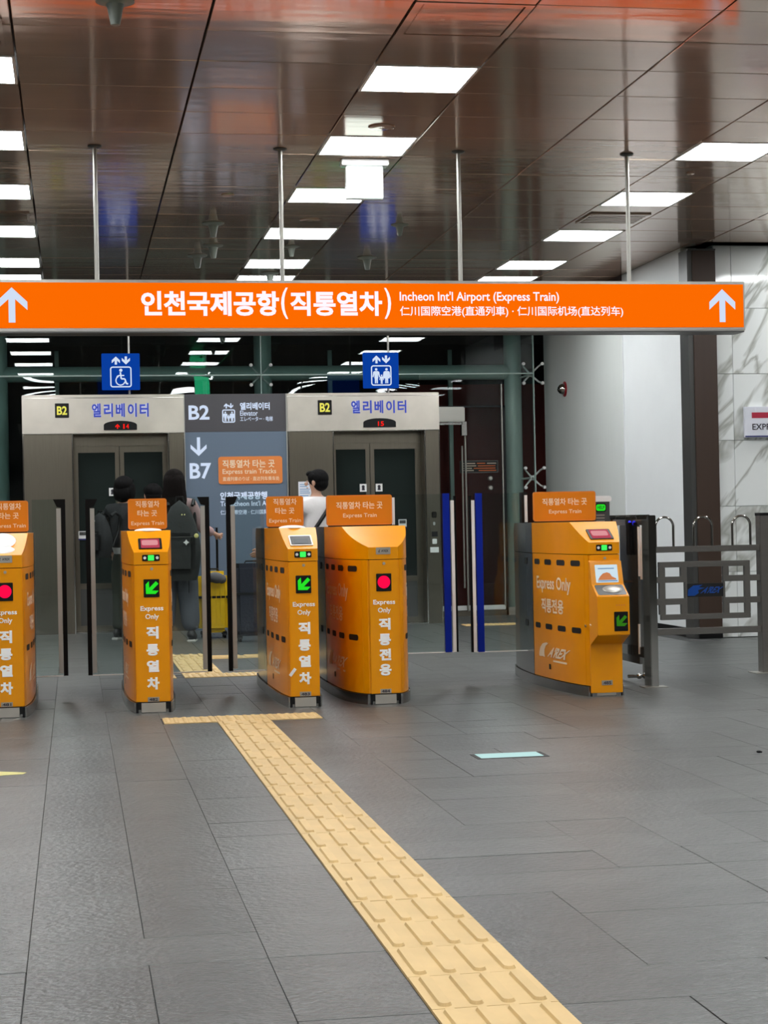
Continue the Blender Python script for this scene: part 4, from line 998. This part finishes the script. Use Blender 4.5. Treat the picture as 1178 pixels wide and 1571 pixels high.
# ================================================================= PEOPLE
def skin_mesh(V, E, R, sub=2, root=0):
    me = bpy.data.meshes.new('s'); me.from_pydata(V, E, []); o = bpy.data.objects.new('s', me); COL.objects.link(o)
    m = o.modifiers.new('skin', 'SKIN'); m.use_smooth_shade = True; m.branch_smoothing = .4
    for i, r in enumerate(R):
        sv = me.skin_vertices[0].data[i]; sv.radius = r if isinstance(r, tuple) else (r, r); sv.use_root = (i == root)
    s = o.modifiers.new('sub', 'SUBSURF'); s.levels = sub; s.render_levels = sub
    dg = bpy.context.evaluated_depsgraph_get(); out = bpy.data.meshes.new_from_object(o.evaluated_get(dg))
    bpy.data.objects.remove(o); bpy.data.meshes.remove(me); return out
class Fig:
    def __init__(s, base, face_deg, H, label):
        s.H = H; s.k = H/1.70; s.rot = Matrix.Rotation(math.radians(face_deg), 4, 'Z'); s.base = Vector(base)
        s.t = thing('person', label, 'person', base, 'travellers waiting at the elevators')
    def w(s, p): return s.base+(s.rot @ (Vector(p)*s.k))
    def chain(s, name, m, chains, sub=2, parent=None, label=None, extra=None):
        """chains: lists of ((x,y,z), r, key) ; a repeated key joins chains"""
        V, R, E, K = [], [], [], {}
        for ch in chains:
            prev = None
            for n in ch:
                key = n[2] if len(n) > 2 else None
                if key and key in K: i = K[key]
                else:
                    i = len(V); V.append(tuple(s.w(n[0]))); r = n[1]; R.append(tuple(q*s.k for q in r) if isinstance(r, tuple) else r*s.k)
                    if key: K[key] = i
                if prev is not None: E.append((prev, i))
                prev = i
        me = skin_mesh(V, E, R, sub)
        if extra:
            mb = MB(); mb.b.from_mesh(me); extra(mb); me2 = bpy.data.meshes.new(name); mb.b.to_mesh(me2); mb.b.free(); me = me2
        return link(me, name, m, parent or s.t, label, angle=80)
    def body(s, arms, legs=None, head_turn=0.):
        """arms: {side: (elbow, wrist, handdir)}; one continuous skin body"""
        k = s.k
        C = [[((0, 0, .95), (.125, .10), 'pelvis'), ((0, -.01, 1.10), (.115, .085), 'waist'), ((0, -.01, 1.27), (.135, .095), 'chest'), ((0, -.005, 1.385), (.10, .075), 'collar'), ((0, 0, 1.45), .052, 'neck'), ((0, .012, 1.50), .05, 'nk2'),
              ((0, .02, 1.545), .068, 'jaw'), ((0, .012, 1.61), (.083, .092), 'skull'), ((0, .005, 1.665), (.062, .07), 'crown')]]
        for sd in (-1, 1):
            hip = (sd*.085, 0, .88); kn, an = (legs or {}).get(sd, ((sd*.095, .02, .49), (sd*.10, -.01, .09)))
            C.append([((0, 0, .95), .12, 'pelvis'), (hip, .085), (((hip[0]+kn[0])/2, (hip[1]+kn[1])/2, (hip[2]+kn[2])/2), .075), (kn, .055), (((kn[0]+an[0])/2, (kn[1]+an[1])/2-.01, (kn[2]+an[2])/2+.05), .052), (an, .036), ((an[0]*1.05, an[1]+.10, .035), .03)])
            el, wr_ = arms[sd]
            sh = (sd*.165, -.005, 1.375); hand = Vector(wr_)+(Vector(wr_)-Vector(el)).normalized()*.06
            key = 'p%d' % sd
            C.append([((0, -.005, 1.385), .09, 'collar'), (sh, .055), (tuple((Vector(sh)+Vector(el))/2), .043), (el, .037), (tuple((Vector(el)*.5+Vector(wr_)*.5)), .033), (wr_, .024), (tuple(hand), (.034, .018), key)])
            d = (Vector(wr_)-Vector(el)).normalized(); side = d.cross(Vector((0, 1, 0)) if abs(d.y) < .8 else Vector((0, 0, 1))).normalized(); curl = side.cross(d)
            for q, (off, ln) in enumerate(((-.027, .055), (-.009, .066), (.009, .062), (.026, .048))):
                a = hand+side*off+d*.035; b = a+d*ln*.5+curl*.012; c = b+d*ln*.35+curl*.030
                C.append([(tuple(hand), .02, key), (tuple(a), .010), (tuple(b), .0088), (tuple(c), .0078)])
            th = hand+side*-.035+d*.0; C.append([(tuple(hand), .02, key), (tuple(th+curl*.012), .011), (tuple(th+side*-.008+d*.035+curl*.028), .009)])
        def extra(mb):
            def at(p): return s.w(Matrix.Rotation(math.radians(head_turn), 3, 'Z') @ Vector(p))
            rt = s.rot.to_3x3() @ Matrix.Rotation(math.radians(head_turn), 3, 'Z')
            mb.ell(at((0, .108, 1.575)), (.012*k, .022*k, .020*k), rt, 10)
            for sd in (-1, 1):
                mb.ell(at((sd*.086, .005, 1.585)), (.012*k, .022*k, .034*k), rt, 10); mb.ell(at((sd*.032, .090, 1.60)), (.016*k, .010*k, .008*k), rt, 8)
            mb.ell(at((0, .098, 1.533)), (.024*k, .010*k, .007*k), rt, 8)
        s.hrot = s.rot.to_3x3() @ Matrix.Rotation(math.radians(head_turn), 3, 'Z'); s.at = lambda p: s.w(Matrix.Rotation(math.radians(head_turn), 3, 'Z') @ Vector(p))
        b = s.chain('body', 'skin', C, extra=extra)
        eyes = MB()
        for sd in (-1, 1): eyes.ell(s.at((sd*.032, .094, 1.60)), (.011*k, .008*k, .005*k), s.hrot, 8)
        eyes.build('eye_pair', 'dark', s.t)
        return b
    def top(s, name, m, arms, hem=.90, slack=.016, sleeve=1., sleeve_m=None):
        C = [[((0, 0, hem), (.165+slack, .13+slack), 'h'), ((0, -.01, 1.08), (.150+slack, .115+slack), 'w'), ((0, -.01, 1.27), (.158+slack, .12+slack), 'c'), ((0, -.005, 1.385), (.115+slack, .085+slack), 'k'), ((0, 0, 1.435), .066)]]
        for sd in (-1, 1):
            el, wr_ = arms[sd]; sh = Vector((sd*.165, -.005, 1.375)); el = Vector(el); wr_ = Vector(wr_)
            ch = [((0, -.005, 1.385), .11, 'k'), (tuple(sh), .068+slack), (tuple((sh+el)/2), .055+slack)]
            if sleeve > .6: ch += [(tuple(el), .048+slack), (tuple(el*.45+wr_*.55), .043+slack), (tuple(el*.08+wr_*.92), .036+slack)]
            C.append(ch)
        return s.chain(name, m, C)
    def trousers(s, m, legs=None, wide=1., top=.97):
        C = [[((0, 0, top), (.145, .115), 'w'), ((0, 0, .88), (.15, .125), 'p')]]
        for sd in (-1, 1):
            kn, an = (legs or {}).get(sd, ((sd*.095, .02, .49), (sd*.10, -.01, .09)))
            hip = Vector((sd*.09, 0, .82)); kn = Vector(kn); an = Vector(an)
            C.append([((0, 0, .88), .13, 'p'), (tuple(hip), .10), (tuple((hip+kn)/2), .088*wide), (tuple(kn), .074*wide), (tuple((kn+an)/2), .070*wide), (tuple(an+Vector((0, 0, .0))), .066*wide)])
        return s.chain('trousers', m, C)
    def shoes(s, legs=None):
        for sd in (-1, 1):
            kn, an = (legs or {}).get(sd, ((sd*.095, .02, .49), (sd*.10, -.01, .09)))
            mb = MB(); r = s.rot.to_3x3(); k = s.k
            mb.ell(s.w((an[0]*1.02, an[1]+.055, .05)), (.048*k, .135*k, .046*k), r); mb.ell(s.w((an[0], an[1]-.02, .075)), (.045*k, .06*k, .05*k), r)
            sh = mb.build('shoe', 'shoe', s.t)
            mb = MB(); mb.obox(s.w((an[0]*1.02, an[1]+.05, .0135)), (.092*k, .275*k, .026*k), r, .012*k); mb.build('sole', 'shoew', sh)
    def hair(s, m, style):
        k = s.k; mb = MB(); at = s.at
        mb.ell(at((0, -.022, 1.628)), (.101*k, .108*k, .098*k), s.hrot, 24)
        if style == 'short':
            mb.ell(at((0, -.045, 1.58)), (.090*k, .080*k, .085*k), s.hrot, 20); mb.ell(at((0, .055, 1.675)), (.078*k, .05*k, .034*k), s.hrot, 16)
            for sd in (-1, 1): mb.ell(at((sd*.078, .02, 1.64)), (.024*k, .05*k, .045*k), s.hrot, 12)
        if style == 'bob':
            for sd in (-1, 1): mb.ell(at((sd*.080, -.01, 1.56)), (.036*k, .075*k, .10*k), s.hrot, 16)
            mb.ell(at((0, -.05, 1.55)), (.10*k, .072*k, .11*k), s.hrot, 20); mb.ell(at((0, .06, 1.67)), (.075*k, .05*k, .035*k), s.hrot, 14)
        if style == 'long':
            pts = [(1.66, .095, .085), (1.60, .108, .092), (1.52, .112, .085), (1.44, .122, .072), (1.36, .132, .062), (1.28, .128, .052), (1.22, .105, .036)]
            rings = []
            for z, rx, ry in pts:
                rings.append([mb.b.verts.new(at((rx*math.cos(a)*(1+.04*math.sin(7*a+z*9)), -.045-(1.6-z)*.10+ry*math.sin(a)*(1 if math.sin(a) < 0 else .55), z))) for a in [2*math.pi*q/28 for q in range(28)]])
            for i in range(len(rings)-1):
                for q in range(28): mb.b.faces.new((rings[i][q], rings[i][(q+1) % 28], rings[i+1][(q+1) % 28], rings[i+1][q]))
            mb.b.faces.new(rings[0]); mb.b.faces.new(rings[-1][::-1])
        return mb.build('hair', m, s.t, angle=80)
def backpack(label, c, size, rot_deg, m, patches):
    t = thing('backpack', label, 'backpack', c); r = Matrix.Rotation(math.radians(rot_deg), 3, 'Z'); C = Vector(c)
    w_, d_, h_ = size; P = lambda x, y, z: C+r @ Vector((x, y, z))
    mb = MB(); rings = []
    for i in range(13):      # rounded bag, narrower at the top and fullest low down
        q = i/12; fz = math.sin(math.pi*min(1, .06+q*.94))**.42 if q > .5 else math.sin(math.pi*(.14+q*.72))**.30
        sw = fz*(1.0-.30*max(0, q-.35)/.65); ring_ = []
        for k in range(28):
            a = 2*math.pi*k/28; ca, sa = math.cos(a), math.sin(a)
            ring_.append(mb.b.verts.new(P(w_/2*sw*math.copysign(abs(ca)**.6, ca), d_/2*sw*math.copysign(abs(sa)**.6, sa), h_*q)))
        rings.append(ring_)
    for i in range(12):
        for k in range(28): mb.b.faces.new((rings[i][k], rings[i][(k+1) % 28], rings[i+1][(k+1) % 28], rings[i+1][k]))
    mb.b.faces.new(rings[0][::-1]); mb.b.faces.new(rings[-1]); mb.build('main_bag', m, t, angle=60)
    mb = MB(); mb.obox(P(0, -d_*.46, h_*.34), (w_*.74, d_*.40, h_*.5), r, .05); mb.build('front_pocket', m, t, angle=60)
    for sd in (-1, 1):
        mb = MB(); mb.tube([P(sd*w_*.28, d_*.48, h_*.93), P(sd*w_*.30, d_*.48+.05, h_*1.0), P(sd*w_*.31, d_*.48+.10, h_*.92), P(sd*w_*.33, d_*.48+.08, h_*.6), P(sd*w_*.36, d_*.45, h_*.25)], .016, 8); mb.build('shoulder_strap', 'black', t)
    mb = MB(); mb.tube([P(-.04, d_*.1, h_*.97), P(-.03, d_*.1, h_*1.04), P(.03, d_*.1, h_*1.04), P(.04, d_*.1, h_*.97)], .008, 8); mb.build('grab_handle', 'black', t)
    mb = MB(); mb.tube([P(-w_*.33, -d_*.72, h_*.54), P(w_*.33, -d_*.72, h_*.54)], .004, 6); mb.build('zip_line', 'trimg', t)
    for (x, z, rr, mm) in patches:
        mb = MB(); y = -d_*.5-d_*.21-.008 if z < h_*.58 else -d_*.5-.004
        if mm == 'star': 
            pts = [(x+(.028 if q % 2 == 0 else .015)*math.cos(math.pi*q/4), z+(.028 if q % 2 == 0 else .015)*math.sin(math.pi*q/4)) for q in range(8)]
            mb.poly([P(a, y, b) for a, b in pts], r @ Vector((0, .01, 0))); mb.build('white_patch', 'whitep', t)
        else: mb.ell(P(x, y, z), (rr, .008, rr), r, 12); mb.build('button_badge', 'ystick', t)
    mb = MB(); mb.tube([P(w_*.2, -d_*.3, .02), P(w_*.2, -d_*.35, -.12)], .004, 6); mb.build('dangling_cord', 'black', t)
    return t
hang = {-1: ((-.215, -.02, 1.12), (-.20, .06, .90)), 1: ((.215, -.02, 1.12), (.20, .06, .90))}
# person with dark green trousers at the left elevator, turned to the right, pack on the back
p = Fig((.50, 18.05, 0), -35, 1.60, 'black-haired person in black jacket and dark green trousers facing the left elevator')
p.body(hang, head_turn=10); p.trousers('greent', wide=1.12); p.top('shirt', 'tee', hang, hem=.82, sleeve=.3, slack=.006); p.top('jacket', 'jacket', hang, hem=.93, slack=.03); p.shoes(); p.hair('hair', 'bob')
backpack('black backpack worn by the person in dark green trousers', (.245, 17.86, .82), (.28, .17, .44), -50, 'jacket', [(0, .36, .012, 'star')])
# person mostly hidden behind the slim left gate
p = Fig((.79, 18.35, 0), 5, 1.53, 'dark-haired person mostly hidden behind the slim left gate placard')
p.body(hang); p.trousers('jacket'); p.top('jacket', 'jacket', hang, slack=.02); p.shoes(); p.hair('hair', 'short')
# woman with long hair and big backpack, hand on the yellow suitcase
legs = {-1: ((-.10, .03, .49), (-.12, .0, .09)), 1: ((.11, .05, .49), (.14, .03, .09))}
arm = {-1: ((-.21, .06, 1.12), (-.15, .22, 1.0)), 1: ((.255, .04, 1.13), (.372, .17, 1.075))}
p = Fig((.955, 17.4, 0), -8, 1.64, 'person with long brown hair, big dark backpack and wide grey jeans holding a suitcase handle')
p.body(arm, legs); p.trousers('jeans', legs, wide=1.5); p.top('sweater', 'pinkslv', arm, slack=.012); p.shoes(legs); p.hair('hairb', 'long')
backpack('large charcoal backpack with white star patch worn by the long-haired person', (.985, 17.15, .60), (.40, .22, .76), -8, 'pack', [(.07, .36, .02, 'star'), (.165, .42, .022, 'badge'), (.03, .62, .007, 'badge'), (.055, .62, .007, 'badge')])
# man in white t-shirt
arm = {-1: ((-.36, .10, 1.14), (-.54, .20, .93)), 1: ((.215, .0, 1.12), (.22, .10, .92))}
p = Fig((2.36, 17.65, 0), 12, 1.625, 'short-haired person in a white t-shirt with a black strap over the shoulder')
p.body(arm, head_turn=55); p.trousers('jacket'); p.top('t_shirt', 'tee', arm, hem=.86, sleeve=.5, slack=.03); p.shoes(); p.hair('hair', 'short')
mb = MB(); mb.tube([p.w((.16, .05, 1.40)), p.w((.14, -.10, 1.41)), p.w((.04, -.175, 1.28)), p.w((-.08, -.185, 1.12)), p.w((-.17, -.15, .98))], [.02]*5, 8); mb.build('shoulder_strap', 'black', p.t)

# ================================================================= LUGGAGE
def suitcase(label, c, w_, d_, h_, m, ribs, handle_top, hx=0.):
    x, y, _ = c; t = thing('suitcase', label, 'suitcase', c, 'suitcases by the gates')
    z0 = .055
    bd = MB().box(x-w_/2, x+w_/2, y-d_/2, y+d_/2, z0, h_, bev=.045).build('shell', m, t, angle=60)
    if ribs:
        for k in range(6): part('rib', m, bd, (x-w_*.38+w_*.152*k-.006, x-w_*.38+w_*.152*k+.006, y-d_/2-.005, y-d_/2+.01, z0+.07, h_-.07), bev=.003)
    part('middle_band', 'black', t, (x-w_/2-.003, x+w_/2+.003, y-d_/2-.004, y+d_/2+.004, h_*.60, h_*.60+.022))
    part('luggage_strap', 'black', t, (x-w_/2-.004, x+w_/2+.004, y-.01, y+.01, z0, h_+.002)) if not ribs else None
    for sx in (-1, 1):
        for sy in (-1, 1):
            mb = MB(); cx, cy = x+sx*(w_/2-.045), y+sy*(d_/2-.045); mb.lathe((cx, cy, .026), [(.026, -.012), (.026, .012)], 14, 'X'); wh = mb.build('wheel', 'black', t)
            part('wheel_fork', 'black', wh, (cx-.02, cx+.02, cy-.018, cy+.018, .03, z0+.012), bev=.003)
    if handle_top > h_:
        mb = MB(); mb.tube([(x+hx-.055, y+d_/2-.04, h_-.02), (x+hx-.055, y+d_/2-.04, handle_top), (x+hx+.055, y+d_/2-.04, handle_top), (x+hx+.055, y+d_/2-.04, h_-.02)], .012, 8); mb.build('telescopic_handle', 'black', t)
    mb = MB(); mb.tube([(x-.06, y, h_), (x-.05, y, h_+.022), (x+.05, y, h_+.022), (x+.06, y, h_)], .008, 8); mb.build('carry_handle', 'black', t)
    return t
suitcase('yellow hard-shell suitcase with raised black handle and dark middle band', (1.345, 17.95, 0), .30, .24, .66, 'ylw', True, 1.09, 0)
suitcase('navy fabric suitcase behind the centre slim gate', (1.66, 17.25, 0), .33, .24, .745, 'navy', False, .1)
mb = MB(); mb.ell((1.365, 17.75, .60), (.085, .06, .055), Matrix.Rotation(.2, 3, 'Y')); mb.ell((1.31, 17.76, .60), (.05, .05, .045)); mb.ell((1.42, 17.76, .585), (.045, .05, .045))
mb.build('travel_pouch', 'greypouch', None, 'grey travel pouch strapped to the front of the yellow suitcase', 'pouch')
